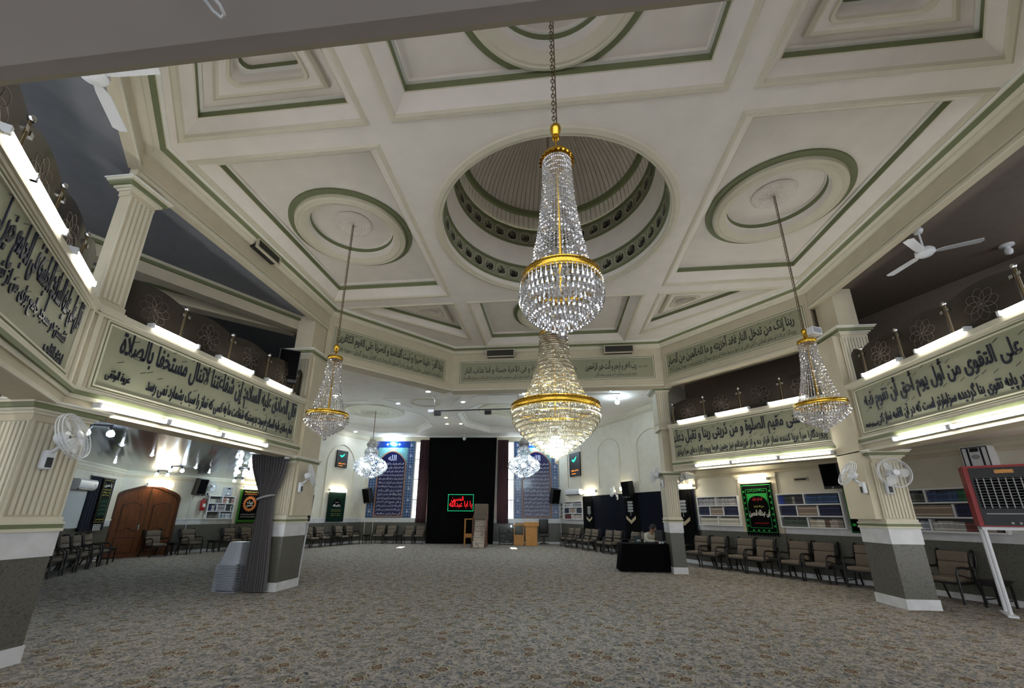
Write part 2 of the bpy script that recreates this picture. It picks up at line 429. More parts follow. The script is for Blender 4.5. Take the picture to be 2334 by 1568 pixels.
def glyphs(text, bold=0.0, extr=0.0):
    key = (text, bold, extr)
    if key not in TCACHE:
        cu = bpy.data.curves.new('lettering', 'FONT'); cu.body = shape(text); cu.resolution_u = 3
        cu.offset = bold; cu.extrude = extr
        ob = bpy.data.objects.new('lettering', cu); COL.objects.link(ob)
        dg = bpy.context.evaluated_depsgraph_get()
        me = bpy.data.meshes.new_from_object(ob.evaluated_get(dg))
        V = [tuple(v.co) for v in me.vertices]; F = [tuple(p.vertices) for p in me.polygons]
        bpy.data.meshes.remove(me); bpy.data.objects.remove(ob); bpy.data.curves.remove(cu)
        TCACHE[key] = (V, F)
    return TCACHE[key]
def write(mb, text, x0, x1, z0, z1, y, m, bold=0.012, thick=0.0, slant=0.0, vowels=0):
    # lettering stretched into the box x0..x1, z0..z1 facing -y
    V, F = glyphs(text, bold, 0.5 if thick else 0.0)
    if not V: return
    xs = [v[0] for v in V]; ys = [v[1] for v in V]
    ax, bx, ay, by = min(xs), max(xs), min(ys), max(ys)
    kx = (x1-x0)/(bx-ax); kz = (z1-z0)/(by-ay)
    mb.add([(x0+(v[0]-ax)*kx+slant*(v[1]-ay)*kz, y-(v[2]+0.5)*thick if thick else y, z0+(v[1]-ay)*kz) for v in V], F, m)
    rnd = random.Random(len(text)); h = z1-z0
    for k in range(vowels):
        x = x0+(x1-x0)*(k+0.5+0.5*(rnd.random()-0.5))/vowels; z = z0+h*(rnd.choice((0.86, 0.95, 0.80, 0.10, 0.02))); w = h*0.09
        mb.add([(x-w, y-thick, z-w*0.5), (x+w*0.8, y-thick, z+w*0.4), (x+w, y-thick, z+w*0.75), (x-w*0.8, y-thick, z-w*0.15)], [(0, 1, 2, 3)], m)

# ------------------------------------------------------------------ walls as frames
class Wall:
    # local x runs left to right as seen from the room, local y goes into the wall
    def __init__(s, A, B):
        s.A = Vector((*A, 0)); s.B = Vector((*B, 0)); d = s.B-s.A; s.L = d.length; d.normalize(); s.d = d
        s.n = Vector((-d.y, d.x, 0)); s.rz = math.atan2(d.y, d.x)
    def p(s, x, z, off=0.0):
        q = s.A+s.d*x-s.n*off
        return (q.x, q.y, z)
    def mtx(s): return Matrix.Translation(s.A) @ Matrix.Rotation(s.rz, 4, 'Z')
LW = Wall((-12.2,1.3),(-15.45,6.75)); LD = Wall((-15.45,6.75),(-13.9,12.9)); AL = Wall((-12.3,12.0),(-10.9,16.4))
AB = Wall((-10.9,16.4),(.2,17.3)); AR = Wall((.2,17.3),(4.75,8.4)); RB = Wall((4.75,8.4),(7.2,4.6)); RE = Wall((7.2,4.6),(9.2,0.03))
OX, OY1, FX, FY = 5.9, 2.6, 3.32, 5.7
fL = Wall((-OX,-OY1),(-OX,OY1)); fLD = Wall((-OX,OY1),(-FX,FY)); fF = Wall((-FX,FY),(FX,FY)); fRD = Wall((FX,FY),(OX,OY1))
fR = Wall((OX,OY1),(OX,-OY1)); fNR = Wall((OX,-OY1),(FX,-FY)); fB = Wall((FX,-FY),(-FX,-FY)); fNL = Wall((-FX,-FY),(-OX,-OY1))
CZ = 6.76

# ------------------------------------------------------------------ floor and shells
mb = MB(); mb.box(-19, 13, -14, 19, -0.1, 0, CARPET); struct('floor', mb)

def ring(poly, ins, z, r=0.0, k=5):
    n = len(poly); P = [Vector((x, y)) for x, y in poly]; C = []
    for i in range(n):
        a, b, c = P[i-1], P[i], P[(i+1) % n]
        d1 = (b-a).normalized(); d2 = (c-b).normalized()
        n1 = Vector((-d1.y, d1.x)); n2 = Vector((-d2.y, d2.x))
        den = d1.x*d2.y-d1.y*d2.x
        q1 = a+n1*ins; q2 = b+n2*ins
        t = ((q2.x-q1.x)*d2.y-(q2.y-q1.y)*d2.x)/den
        C.append((q1+d1*t, -d1, d2))
    out = []
    for c, u, w in C:
        if r <= 1e-6: out += [(c.x, c.y, z)]*k; continue
        half = math.acos(max(-1, min(1, u.dot(w))))/2
        t = r/math.tan(half); bis = (u+w).normalized(); cen = c+bis*(r/math.sin(half))
        a = c+u*t-cen; b = c+w*t-cen; tot = a.angle(b)
        for q in range(k):
            f = q/(k-1); s = (a*math.sin((1-f)*tot)+b*math.sin(f*tot))/math.sin(tot)
            p = cen+s; out.append((p.x, p.y, z))
    return out
def circ(cx, cy, r, n=48): return [(cx+r*math.cos(2*PI*j/n), cy+r*math.sin(2*PI*j/n)) for j in range(n)]

OCT = [(-OX,-OY1),(-FX,-FY),(FX,-FY),(OX,-OY1),(OX,OY1),(FX,FY),(-FX,FY),(-OX,OY1)]
gw, gm = 2.54, 2.24
RECT = {'T': [(-gm,-5.50),(gm,-5.50),(gm,-gw),(-gm,-gw)], 'B': [(-gm,gw),(gm,gw),(gm,5.50),(-gm,5.50)],
        'L': [(-5.66,-gm),(-gw,-gm),(-gw,gm),(-5.66,gm)], 'R': [(gw,-gm),(5.66,-gm),(5.66,gm),(gw,gm)]}
TRI = [[(-gw,gw),(-gw,5.0),(-5.45,gw)], [(gw,gw),(5.45,gw),(gw,5.0)], [(-gw,-gw),(-5.5,-gw),(-3.12,-5.42),(-gw,-5.42)], [(gw,-gw),(gw,-5.42),(3.12,-5.42),(5.5,-gw)]]
ceil = tag(thing('ceiling', None, None), kind='structure')
mb = MB(); mb.poly(OCT, [r for r in RECT.values()]+TRI+[circ(0, 0, 2.15)], CZ, CEILM); mb.build('beam_grid', ceil)
CENT = {'T': (0,-3.92), 'B': (0.03,3.98), 'L': (-4.08,0), 'R': (4.08,0)}
for k, poly in RECT.items():
    mb = MB()
    seq = [(0,CZ),(0.03,CZ-0.03),(0.08,CZ-0.02),(0.10,CZ+0.02),(0.27,CZ+0.17),(0.29,CZ+0.17),(0.30,CZ+0.27),(0.34,CZ+0.275),(0.345,CZ+0.32)]
    mb.loft([ring(poly, a, z) for a, z in seq], [CREAML,CREAML,CREAML,CEILM,CREAML,GREEN,WHITEP,CEILM])
    cx, cy = CENT[k]
    inn = [p[:2] for p in ring(poly, 0.345, 0, k=1)]
    mb.poly(inn, [circ(cx, cy, 0.9)], CZ+0.32, CEILM)
    mb.build('coffer', ceil, smooth=20)
    mb = MB()
    mb.lathe([(1.18,CZ+0.32),(1.175,CZ+0.29),(1.07,CZ+0.28),(1.06,CZ+0.22),(1.01,CZ+0.195),(0.99,CZ+0.21),(0.95,CZ+0.19),(0.90,CZ+0.205),(0.86,CZ+0.23),(0.83,CZ+0.25),(0.82,CZ+0.37),(0.80,CZ+0.38),(0.79,CZ+0.46),(0.77,CZ+0.465),(0.765,CZ+0.5),(0.003,CZ+0.5)],
             [GREEN,GREEN,CREAML,CREAML,CREAML,CREAML,CREAML,CREAML,CREAML,CEILM,WHITEP,GREEN,WHITEP,CEILM,CEILM], n=64, c=(cx,cy,0))
    mb.build('medallion', ceil, smooth=35)
    mb = MB(); rr = []
    for q in range(12):
        r = 0.37*(1-q/11.0)+0.004
        rr.append([(cx+r*math.cos(a), cy+r*math.sin(a), CZ+0.5-0.012-0.028*abs(math.sin(6*a+q*1.3))*math.sin(min(1, q/3)*PI/2)-(0.015 if q in (1, 2, 7) else 0)) for a in [2*PI*j/72 for j in range(72)]])
    mb.loft(rr, CEILM); mb.build('rosette', ceil)
for poly in TRI:
    mb = MB()
    a1 = [(0,0),(0.03,-0.03),(0.08,-0.02),(0.10,0.02),(0.22,0.14),(0.24,0.14),(0.25,0.22),(0.29,0.225),(0.295,0.26),(0.40,0.26),(0.41,0.20),(0.45,0.17),(0.48,0.18)]
    m1 = [CREAML,CREAML,CREAML,CEILM,CREAML,GREEN,WHITEP,CEILM,CEILM,CREAML,CREAML,CREAML]
    a2 = [(0.56,0.18),(0.57,0.15),(0.60,0.15),(0.61,0.19),(0.615,0.32),(0.66,0.33),(0.665,0.40)]
    m2 = [CEILM,CREAML,CREAML,CREAML,CEILM,WHITEP,GREEN]
    rg = [ring(poly, a, CZ+z) for a, z in a1]+[ring(poly, a, CZ+z, r=0.09) for a, z in a2]
    mb.loft(rg, m1+m2)
    mb.poly([p[:2] for p in ring(poly, 0.665, 0, r=0.09)], [], CZ+0.40, CEILM)
    mb.build('corner_coffer', ceil, smooth=20)
mb = MB()
seq = [(0.26,CZ),(0.26,CZ-0.03),(0.22,CZ-0.035),(0.21,CZ-0.05),(0.16,CZ-0.09),(0.15,CZ-0.10),(0.10,CZ-0.13),(0.09,CZ-0.16),(0.04,CZ-0.19),(-0.01,CZ-0.20)]
mb.loft([ring(OCT, a, z, k=1) for a, z in seq], [WHITEP,WHITEP,CREAML,GREEN,GREEN,CREAML,CREAML,CREAML,CREAML]); mb.build('cornice', ceil)

# dome with ribs, two rings of knotted script and its lip
dome = tag(thing('ceiling_dome', None, None), kind='structure')
mb = MB()
mb.lathe([(2.27,CZ),(2.26,CZ-0.04),(2.19,CZ-0.055),(2.16,CZ-0.03),(2.13,CZ-0.04),(2.11,CZ),(2.11,6.86),(2.08,6.87),(2.08,6.90),(2.11,6.91),(2.11,7.28),(2.07,7.29),(2.07,7.33),(2.10,7.34),(2.08,7.5),(2.0,7.7),(1.96,7.8),(1.93,7.81),(1.93,7.85),(1.96,7.86),(1.96,8.20),(1.92,8.21),(1.92,8.26)],
         [CREAML]*5+[CEILM,GREEN,GREEN,GREEN,PANEL,GREEN,GREEN,GREEN,CEILM,CEILM,CEILM,GREEN,GREEN,GREEN,PANEL,GREEN,GREEN], n=96)
mb.build('drum', dome, smooth=30)
mb = MB(); NR = 100; rings_ = []
for q in range(15):
    a = PI/2*q/14.0
    R = 1.93*math.cos(a); z = 8.26+2.0*math.sin(a); row = []
    for j in range(NR):
        for f, dr in ((0.0,0),(0.84,0),(0.88,0.035),(0.96,0.035)):
            t = 2*PI*(j+f)/NR; r = max(R+dr*min(1, R), 0.01); row.append((r*math.cos(t), r*math.sin(t), z))
    rings_.append(row)
mb.loft(rings_, CEILM); mb.build('ribbed_shell', dome)
mb = MB(); mb.lathe([(1.90,8.62),(1.83,8.63),(1.80,8.74),(1.87,8.76)], GREEN, n=96); mb.build('rib_band', dome, smooth=40)
mb = MB(); WORDS = ['الله', 'محمد', 'علی', 'حسن']
for R, z0, z1, n in ((2.10, 6.97, 7.22, 40), (1.95, 7.91, 8.16, 36)):
    for j in range(n):
        t = MB(); hw = 0.105
        write(t, WORDS[j % 4], -hw, hw, z0+0.015, z1-0.015, 0, BLACK, bold=0.035)
        write(t, WORDS[(j+1) % 4], -hw, hw, z0, (z0+z1)/2, -0.001, BLACK, bold=0.03)
        oc = [(0.135*math.cos(PI/8+PI/4*q)*1.05, (z0+z1)/2+0.155*math.sin(PI/8+PI/4*q)) for q in range(8)]
        ic = [(x*0.9, (z0+z1)/2+(zz-(z0+z1)/2)*0.9) for x, zz in oc]
        t.add([(x, -0.002, zz) for x, zz in oc+ic], [(q, (q+1) % 8, 8+(q+1) % 8, 8+q) for q in range(8)], CREAML)
        a = 2*PI*j/n
        t.xf(Matrix.Rotation(a-PI/2, 4, 'Z') @ Matrix.Translation((0, R-0.012, 0)))
        o = len(mb.v); mb.v += t.v
        for q, mi in zip(t.f, t.i): mb.f.append(tuple(w+o for w in q)); mb.i.append(mb.mi(t.m[mi]))
mb.build('script_band', dome)

# upper frieze walls of the octagon
for W, zb, nm in ((fL,6.15,'left'),(fLD,5.33,'far_left'),(fF,5.33,'far'),(fRD,5.33,'far_right'),(fR,6.15,'right'),(fNR,6.0,'near_right'),(fB,6.0,'back'),(fNL,6.24,'near_left')):
    mb = MB(); mb.box(-0.02, W.L+0.02, 0, 0.42 if zb < 5.5 else 0.13, zb, 7.42, CREAM)
    mb.box(0.02, W.L-0.02, -0.025, 0, zb, zb+0.05, CREAML); mb.box(0.02, W.L-0.02, -0.02, 0, zb+0.09, zb+0.11, CREAML)
    struct('wall_frieze_'+nm, mb.xf(W.mtx()))
mb = MB(); mb.poly([(x*1.03, y*1.03) for x, y in OCT], [circ(0, 0, 2.2)], 7.42, SLABM); struct('ceiling_sun_stop_slab', mb)  # unseen slab added above the coffers to stop sun leaking in
# balcony fronts
for W, nm in ((fL,'left'),(fRD,'far_right'),(fR,'right'),(fNR,'near_right'),(fNL,'near_left')):
    mb = MB(); mb.box(-0.02, W.L+0.02, 0, 0.36, 2.74, 4.05, CREAM)
    for z0, z1, pr, m in ((4.02,4.10,0.07,CREAML),(3.985,4.02,0.045,CREAML),(2.98,3.03,0.04,CREAML),(2.93,2.98,0.06,GREEN),(2.88,2.93,0.03,CREAML),(2.74,2.79,0.02,CREAML)):
        mb.box(0.0, W.L, -pr, 0, z0, z1, m)
    for x in (0.05, W.L-0.11): mb.box(x, x+0.06, -0.03, 0, 3.03, 3.985, CREAML)
    struct('wall_balcony_'+nm, mb.xf(W.mtx()))
# gallery slabs, gallery ceilings and the slab overhead
LEFTP = [(-6.2,-2.5),(-3.6,-5.95),(-3.6,-9),(-9,-9),(-11.5,-2.0),(-12.3,1.2),(-15.5,6.75),(-13.9,12.9),(-12.3,12.0),(-6.4,2.8),(-6.2,2.7)]
RIGHTP = [(6.2,2.7),(3.5,5.95),(3.5,6.2),(4.8,8.4),(7.25,4.6),(9.25,0.03),(10.5,-4),(9,-9),(3.6,-9),(3.6,-5.95),(6.2,-2.5)]
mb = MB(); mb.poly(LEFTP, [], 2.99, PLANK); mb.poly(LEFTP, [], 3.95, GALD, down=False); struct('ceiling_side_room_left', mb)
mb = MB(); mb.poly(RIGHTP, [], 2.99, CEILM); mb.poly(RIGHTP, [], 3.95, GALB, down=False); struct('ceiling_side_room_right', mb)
LEFTC = [{(-6.2,-2.5):(-5.96,-2.6), (-3.6,-5.95):(-3.36,-5.78), (-6.2,2.7):(-5.96,2.7)}.get(q, q) for q in LEFTP]; RIGHTC = [{(6.2,2.7):(5.96,2.7), (3.6,-5.95):(3.36,-5.78), (6.2,-2.5):(5.96,-2.6)}.get(q, q) for q in RIGHTP]
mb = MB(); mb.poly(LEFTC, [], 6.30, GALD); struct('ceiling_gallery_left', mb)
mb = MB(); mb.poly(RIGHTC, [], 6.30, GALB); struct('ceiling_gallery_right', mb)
mb = MB(); mb.box(-9, 9, -13, -6.04, 2.80, 3.3, SLABM); mb.box(-9, 9, -6.04, -5.985, 2.83, 3.3, SLABM); mb.box(-9, 9, -5.985, -5.95, 2.865, 3.3, CREAML)
struct('ceiling_back_balcony', mb)
for pts, m, nm in (([(-9.7,-4.0),(-6.3,2.25)], GALD, 'left'), ([(-10.2,-1.35),(-6.55,2.25)], GALD, 'left_rear')):
    W = Wall(*pts); mb = MB(); mb.box(0, W.L, 0, 0.3, 5.95, 6.3, CREAM); mb.box(0, W.L, -0.05, 0, 6.18, 6.24, GREEN); mb.box(0, W.L, -0.07, 0, 6.24, 6.3, CREAML)
    struct('wall_gallery_beam_'+nm, mb.xf(W.mtx()))

# ------------------------------------------------------------------ outer walls
def mkwall(W, nm, z1, upper=None, holes=(), x0=0.0, x1=None, top=None):
    x1 = W.L if x1 is None else x1
    mb = MB()
    xs = sorted(set([x0, x1]+[h[k] for h in holes for k in (0, 1)]))
    for a, b in zip(xs, xs[1:]):
        hs = [h for h in holes if h[0] <= a+1e-6 and h[1] >= b-1e-6]
        segs = [(0, z1)]
        if hs: segs = [(0, hs[0][2]), (hs[0][3], z1)]
        for s0, s1 in segs:
            for c0, c1, m in ((0, 1.08, GRAN), (1.08, 1.30, MARB), (1.30, 3.0, WALLC), (3.0, 9, upper or WALLC)):
                p, q = max(s0, c0), min(s1, c1)
                if q > p+1e-6: mb.box(a, b, 0, 0.2, p, q, m)
    struct('wall_'+nm, mb.xf(W.mtx()))
    mb = MB(); mb.box(x0, x1, -0.02, 0, 0, 0.11, MARB); struct('baseboard_'+nm, mb.xf(W.mtx()))
    mb = MB(); mb.box(x0, x1, -0.02, 0, 1.27, 1.31, WHITEP); struct('trim_'+nm, mb.xf(W.mtx()))
    if top:
        mb = MB(); mb.box(x0, x1, -0.10, 0, top-0.07, top, CREAML); mb.box(x0, x1, -0.06, 0, top-0.15, top-0.07, CREAML); mb.box(x0, x1, -0.03, 0, top-0.24, top-0.15, CREAM)
        struct('trim_cornice_'+nm, mb.xf(W.mtx()))
WIN = ((2.79,3.62,1.25,5.6),(7.66,8.55,1.25,5.6))
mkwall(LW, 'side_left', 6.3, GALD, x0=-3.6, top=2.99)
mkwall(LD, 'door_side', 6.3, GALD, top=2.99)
mkwall(AL, 'alcove_left', 5.9, top=5.85)
mkwall(AB, 'alcove_back', 5.9, holes=WIN, top=5.85)
mkwall(AR, 'alcove_right', 5.9, top=5.85)
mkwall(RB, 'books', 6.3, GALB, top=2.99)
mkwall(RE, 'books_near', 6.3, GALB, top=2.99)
for pts, nm, z0, z1 in ((((-13.9,12.9),(-12.3,12.0)),'nook',0,6.3), (((-12.32,11.98),(-6.42,2.82)),'divider',0,6.3), (((3.42,6.25),(4.75,8.42)),'gallery_end',2.9,6.3)):
    W = Wall(*pts); mb = MB(); mb.box(0, W.L, -0.04, 0.04, z0, z1, WALLC); struct('wall_'+nm, mb.xf(W.mtx()))
# alcove ceiling with two stepped octagonal coffers
ALP = [(-6.3,2.9),(-3.3,6.1),(3.4,6.1),(4.85,8.4),(0.3,17.35),(-11.0,16.5),(-12.4,12.0)]
def octo(cx, cy, rx, ry, rot=0.085):
    out = []
    for x, y in ((-1,-.45),(-.5,-1),(.5,-1),(1,-.45),(1,.45),(.5,1),(-.5,1),(-1,.45)):
        x, y = x*rx, y*ry; out.append((cx+x*math.cos(rot)-y*math.sin(rot), cy+x*math.sin(rot)+y*math.cos(rot)))
    return out
ac = tag(thing('ceiling_alcove', None, None), kind='structure')
CO = [octo(-8.45,12.0,2.35,3.1), octo(-2.15,12.45,2.35,3.1)]
mb = MB(); mb.poly(ALP, CO, 5.85, CEILM); mb.build('soffit', ac)
for pc in CO:
    mb = MB()
    mb.loft([ring(pc, a, z, k=1) for a, z in ((0,5.85),(0.0,5.82),(0.05,5.83),(0.06,5.87),(0.12,6.05),(0.2,6.06),(0.21,6.12))], [WHITEP,WHITEP,WHITEP,CEILM,CEILM,WHITEP])
    mb.poly([p[:2] for p in ring(pc, 0.21, 0, k=1)], [], 6.12, CEILM); mb.build('coffer', ac)
for cx, cy, s in ((-8.35,11.2,1.35),(-2.15,11.5,1.35)):
    mb = MB(); pf = [(s,6.12)]
    for q in range(4):
        r = s*(1-0.22*q); pf += [(r-0.02,6.06),(r-0.10,6.05),(r-0.14,6.10),(r-0.2,6.11)]
    pf.append((0.01,6.11))
    mb.lathe(pf, CREAML, n=56, c=(cx,cy,0)); mb.build('medallion', ac, smooth=40)
mb = MB(); mb.lathe([(0.62,5.85),(0.6,5.81),(0.54,5.81),(0.5,5.85)], CREAML, n=40, c=(-5.2,8.9,0)); mb.build('ring_moulding', ac, smooth=40)
mb = MB()
for a, b in (((-6.7,8.2),(-3.6,8.2)),((-3.6,8.2),(-4.3,9.6)),((-6.7,8.2),(-6.0,9.6)),((-2.9,8.0),(2.4,8.3)),((-2.9,8.0),(-4.0,9.5)),((-10.9,8.8),(-7.4,8.4))):
    W = Wall(a, b); t = MB(); t.box(0, W.L, -0.03, 0.03, 5.82, 5.85, WHITEP); t.xf(W.mtx())
    mb.add(t.v, t.f, WHITEP)
mb.build('ceiling_moulding', ac)
# windows behind the drapes
for k, (a, b, z0, z1) in enumerate(WIN):
    w = tag(thing('window_%d' % (k+1), None, None, AB.p(0, 0), AB.rz), kind='structure')
    mb = MB()
    for x in (a, b-0.04): mb.box(x, x+0.04, 0.02, 0.12, z0, z1, WHITEPL)
    bars = [z0, 2.28, 3.40, 4.52, z1-0.05]
    for z in bars: mb.box(a+0.04, b-0.04, 0.02, 0.12, z, z+0.05, WHITEPL)
    xm = a+0.17 if k == 0 else b-0.17
    mb.box(xm-0.012, xm+0.012, 0.03, 0.11, z0+0.05, 2.28, WHITEPL)
    mb.build('window_frame', w)
    for q, (p, r) in enumerate(zip(bars, bars[1:])):
        mb = MB()
        if q == 0:
            mb.box(a+0.04, b-0.04, 0.06, 0.07, p+0.05, 1.70, FROST); mb.box(a+0.04, b-0.04, 0.06, 0.07, 1.70, r, CLEAR)
        else: mb.box(a+0.04, b-0.04, 0.06, 0.07, p+0.05, r, FROST)
        mb.build('pane', w)

# ------------------------------------------------------------------ pillars
def pillar(name, x0, x1, y0, y1, faces, spine=None, upper=None, flz=(1.52, 2.52), slim=None):
    P = tag(thing(name, None, None), kind='structure')
    def bx(n, pr, z0, z1, m):
        mb = MB(); mb.box(x0-pr, x1+pr, y0-pr, y1+pr, z0, z1, m); mb.build(n, P)
    bx('plinth', 0.015, 0, 0.17, MARB); bx('granite_dado', 0.0, 0.17, 1.07, GRAN); bx('marble_band', 0.012, 1.07, 1.34, MARB)
    mb = MB()
    for pr, z0, z1, m in ((0.03,1.34,1.375,CREAML),(0.022,1.375,1.42,GREEN),(0.03,1.42,1.445,CREAML),(0.012,1.445,1.50,CREAML)):
        mb.box(x0-pr, x1+pr, y0-pr, y1+pr, z0, z1, m)
    mb.build('base_moulding', P)
    def flutes(z0, z1, x0, x1, y0, y1, faces):
        mb = MB(); mb.box(x0+0.012, x1-0.012, y0+0.012, y1-0.012, z0-0.06, z1+0.1, CREAM)
        for f in faces:
            lo, hi = (x0, x1) if f in 'sn' else (y0, y1)
            n = max(4, int((hi-lo-0.12)/0.055)); st = (hi-lo-0.12)/n
            for q in range(n):
                c = lo+0.06+st*(q+0.5); w = st*0.30
                if f == 's': mb.box(c-w, c+w, y0-0.006, y0+0.013, z0, z1, CREAML)
                if f == 'n': mb.box(c-w, c+w, y1-0.013, y1+0.006, z0, z1, CREAML)
                if f == 'e': mb.box(x1-0.013, x1+0.006, c-w, c+w, z0, z1, CREAML)
                if f == 'w': mb.box(x0-0.006, x0+0.013, c-w, c+w, z0, z1, CREAML)
            for e in (lo+0.015, hi-0.035):
                if f == 's': mb.box(e, e+0.02, y0-0.01, y0+0.013, z0-0.02, z1+0.02, CREAML)
                if f == 'e': mb.box(x1-0.013, x1+0.01, e, e+0.02, z0-0.02, z1+0.02, CREAML)
                if f == 'w': mb.box(x0-0.01, x0+0.013, e, e+0.02, z0-0.02, z1+0.02, CREAML)
        mb.build('fluted_shaft', P)
    flutes(*flz, x0, x1, y0, y1, faces)
    def capital(z, x0, x1, y0, y1):
        mb = MB()
        for pr, a, b, m in ((0.0,-0.05,0.03,CREAM),(0.02,0.03,0.06,CREAML),(0.05,0.06,0.09,CREAML),(0.085,0.09,0.14,GREEN),(0.11,0.14,0.17,CREAML),(0.13,0.17,0.19,WHITEP)):
            mb.box(x0-pr, x1+pr, y0-pr, y1+pr, z+a, z+b, m)
        mb.build('capital', P)
    capital(flz[1]+0.06, x0, x1, y0, y1)
    mb = MB(); mb.box(x0+0.06, x1-0.06, y0+0.06, y1-0.06, flz[1]+0.2, 4.02, CREAM); mb.build('core', P)
    if spine:
        mb = MB(); mb.box(*spine, 1.50, 5.2, CREAM); mb.build('plain_spine', P)
    if upper:
        if slim: x0, x1, y0, y1 = slim; faces = 'e'
        mb = MB()
        for pr, z0, z1, m in ((0.03,4.02,4.12,CREAML),(0.01,4.12,4.2,CREAM)): mb.box(x0-pr, x1+pr, y0-pr, y1+pr, z0, z1, m)
        mb.build('upper_base', P)
        flutes(4.22, upper-0.12, x0, x1, y0, y1, faces); capital(upper-0.08, x0, x1, y0, y1)
        mb = MB(); mb.box(x0+0.06, x1-0.06, y0+0.06, y1-0.06, upper+0.1, 6.6, CREAM); mb.build('upper_core', P)
    return P
pillar('pillar', -6.45, -5.88, 2.0, 2.77, 'se', spine=(-6.12,-5.80,2.06,2.80), upper=5.25)
pillar('pillar', 5.95, 6.47, 1.9, 2.62, 'sw', spine=(5.82,6.14,1.96,2.66), upper=5.25)
pillar('pillar', 3.12, 3.48, 6.0, 6.6, 'sw', upper=5.25)
pillar('pillar', -6.55, -5.88, -2.85, -2.26, 'se', upper=5.9, slim=(-6.06, -5.88, -2.64, -2.27))
# pilasters on the book wall and the cream pilaster by the door wall
mb = MB(); mb.box(-0.62, 0.02, -0.06, 0, 2.42, 2.68, CREAM); mb.box(-0.66, 0.06, -0.14, 0, 2.68, 2.75, CREAML); struct('wall_pilaster_cap', mb.xf(RB.mtx()))
for W, a, b in ((RB, 1.56, 2.76), (LD, 4.36, 5.76)):
    mb = MB(); mb.box(a, b, -0.06, 0, 0.11, 2.68, CREAM); mb.box(a-0.03, b+0.03, -0.10, 0, 2.62, 2.68, CREAML); mb.box(a-0.06, b+0.06, -0.14, 0, 2.68, 2.75, CREAML)
    mb.box(a, b, -0.07, 0, 0.11, 1.08, GRAN)
    struct('wall_pilaster', mb.xf(W.mtx()))

# ------------------------------------------------------------------ door in the side room
dr = tag(thing('door_1', None, None, LD.p(0, 0, 0.0), LD.rz), kind='structure')
def dtop(x, x0=0.0, x1=1.95):
    # shouldered arch: round shoulders and a raised crown
    u = (x-x0)/(x1-x0); e = min(u, 1-u)
    return 1.98+0.20*math.sqrt(max(0, 1-(1-min(e/0.16, 1))**2))+0.26*(math.cos((u-0.5)*2*PI*0.95)*0.5+0.5)
xs = [1.95*k/40 for k in range(41)]
mb = MB(); ins = [(x, dtop(x)) for x in xs]; o1 = [(0, 0)]+ins+[(1.95, 0)]
o2 = [(-0.09, 0)]+[(-0.09+2.13*k/40, dtop(1.95*k/40)+0.09) for k in range(41)]+[(2.04, 0)]
n = len(o1)
for ya, yb in ((-0.07, 0.02),):
    mb.add([(x, ya, z) for x, z in o2]+[(x, ya, z) for x, z in o1]+[(x, yb, z) for x, z in o2]+[(x, yb, z) for x, z in o1],
           [(j, j+1, n+j+1, n+j) for j in range(n-1)]+[(2*n+j+1, 2*n+j, j, j+1)[::-1] for j in range(n-1)]+[(n+j, n+j+1, 3*n+j+1, 3*n+j) for j in range(n-1)], OAKD)
mb.build('door_casing', dr)
for a, b, sd in ((0.0, 0.97, 0), (0.98, 1.95, 1)):
    mb = MB(); px = [a+(b-a)*k/20 for k in range(21)]
    mb.plate([(a, 0.01)]+[(x, dtop(x)) for x in px]+[(b, 0.01)], -0.04, 0.0, OAK)
    leaf = mb.build('door_leaf', dr)
    for z0, z1, wav in ((0.15, 0.70, 0), (0.92, 1.86, 1)):
        for g, m, yy in ((0.0, OAKD, -0.055), (0.04, OAK, -0.065), (0.09, OAKD, -0.058), (0.11, OAK, -0.062)):
            l, r = a+0.17+g, b-0.17-g
            q = [l+(r-l)*k/12 for k in range(13)]
            bot = [(x, z0+g-(0.05*math.cos((x-l)/(r-l)*2*PI) if wav else 0)) for x in q]
            tp = [(x, z1-g+(0.05*math.cos((x-l)/(r-l)*2*PI+PI) if wav else 0)) for x in reversed(q)]
            t = MB(); t.plate(bot+tp, yy, -0.03, m); t.build('raised_panel', leaf)
mb = MB(); mb.box(0.965, 0.985, -0.06, -0.03, 0.02, 2.38, BRASS); mb.build('meeting_strip', dr)
mb = MB(); mb.box(0.80, 0.84, -0.075, -0.05, 0.93, 1.12, CHROME); mb.tube([(0.82,-0.07,1.05),(0.82,-0.12,1.05),(0.68,-0.12,1.06)], 0.012, CHROME); mb.build('handle', dr)

# ------------------------------------------------------------------ lamps
def tube_lamp(W, s0, s1, z, off, label, group, m=TUBEM, n=1, name='fluorescent_lamp'):
    t = thing(name, label, 'lamp', W.p(s0, z, off), W.rz, group)
    L = s1-s0
    mb = MB(); mb.box(0, L, 0.0, 0.05, -0.03, 0.03, WHITEPL); mb.box(-0.015, 0.02, -0.05, 0.05, -0.035, 0.035, WHITEPL); mb.box(L-0.02, L+0.015, -0.05, 0.05, -0.035, 0.035, WHITEPL); mb.build('lamp_body', t)
    for k in range(n):
        mb = MB(); zz = (k-(n-1)/2)*0.05; mb.tube([(0.02,-0.03,zz),(L-0.02,-0.03,zz)], 0.024, m, n=8); mb.build('lamp_tube', t, smooth=60)
    return t
G1 = 'fluorescent lamps lighting the inscription boards'; G2 = 'fluorescent lamps under the balcony edges'
ORD = ['nearest the camera', 'in the middle', 'at the far end']
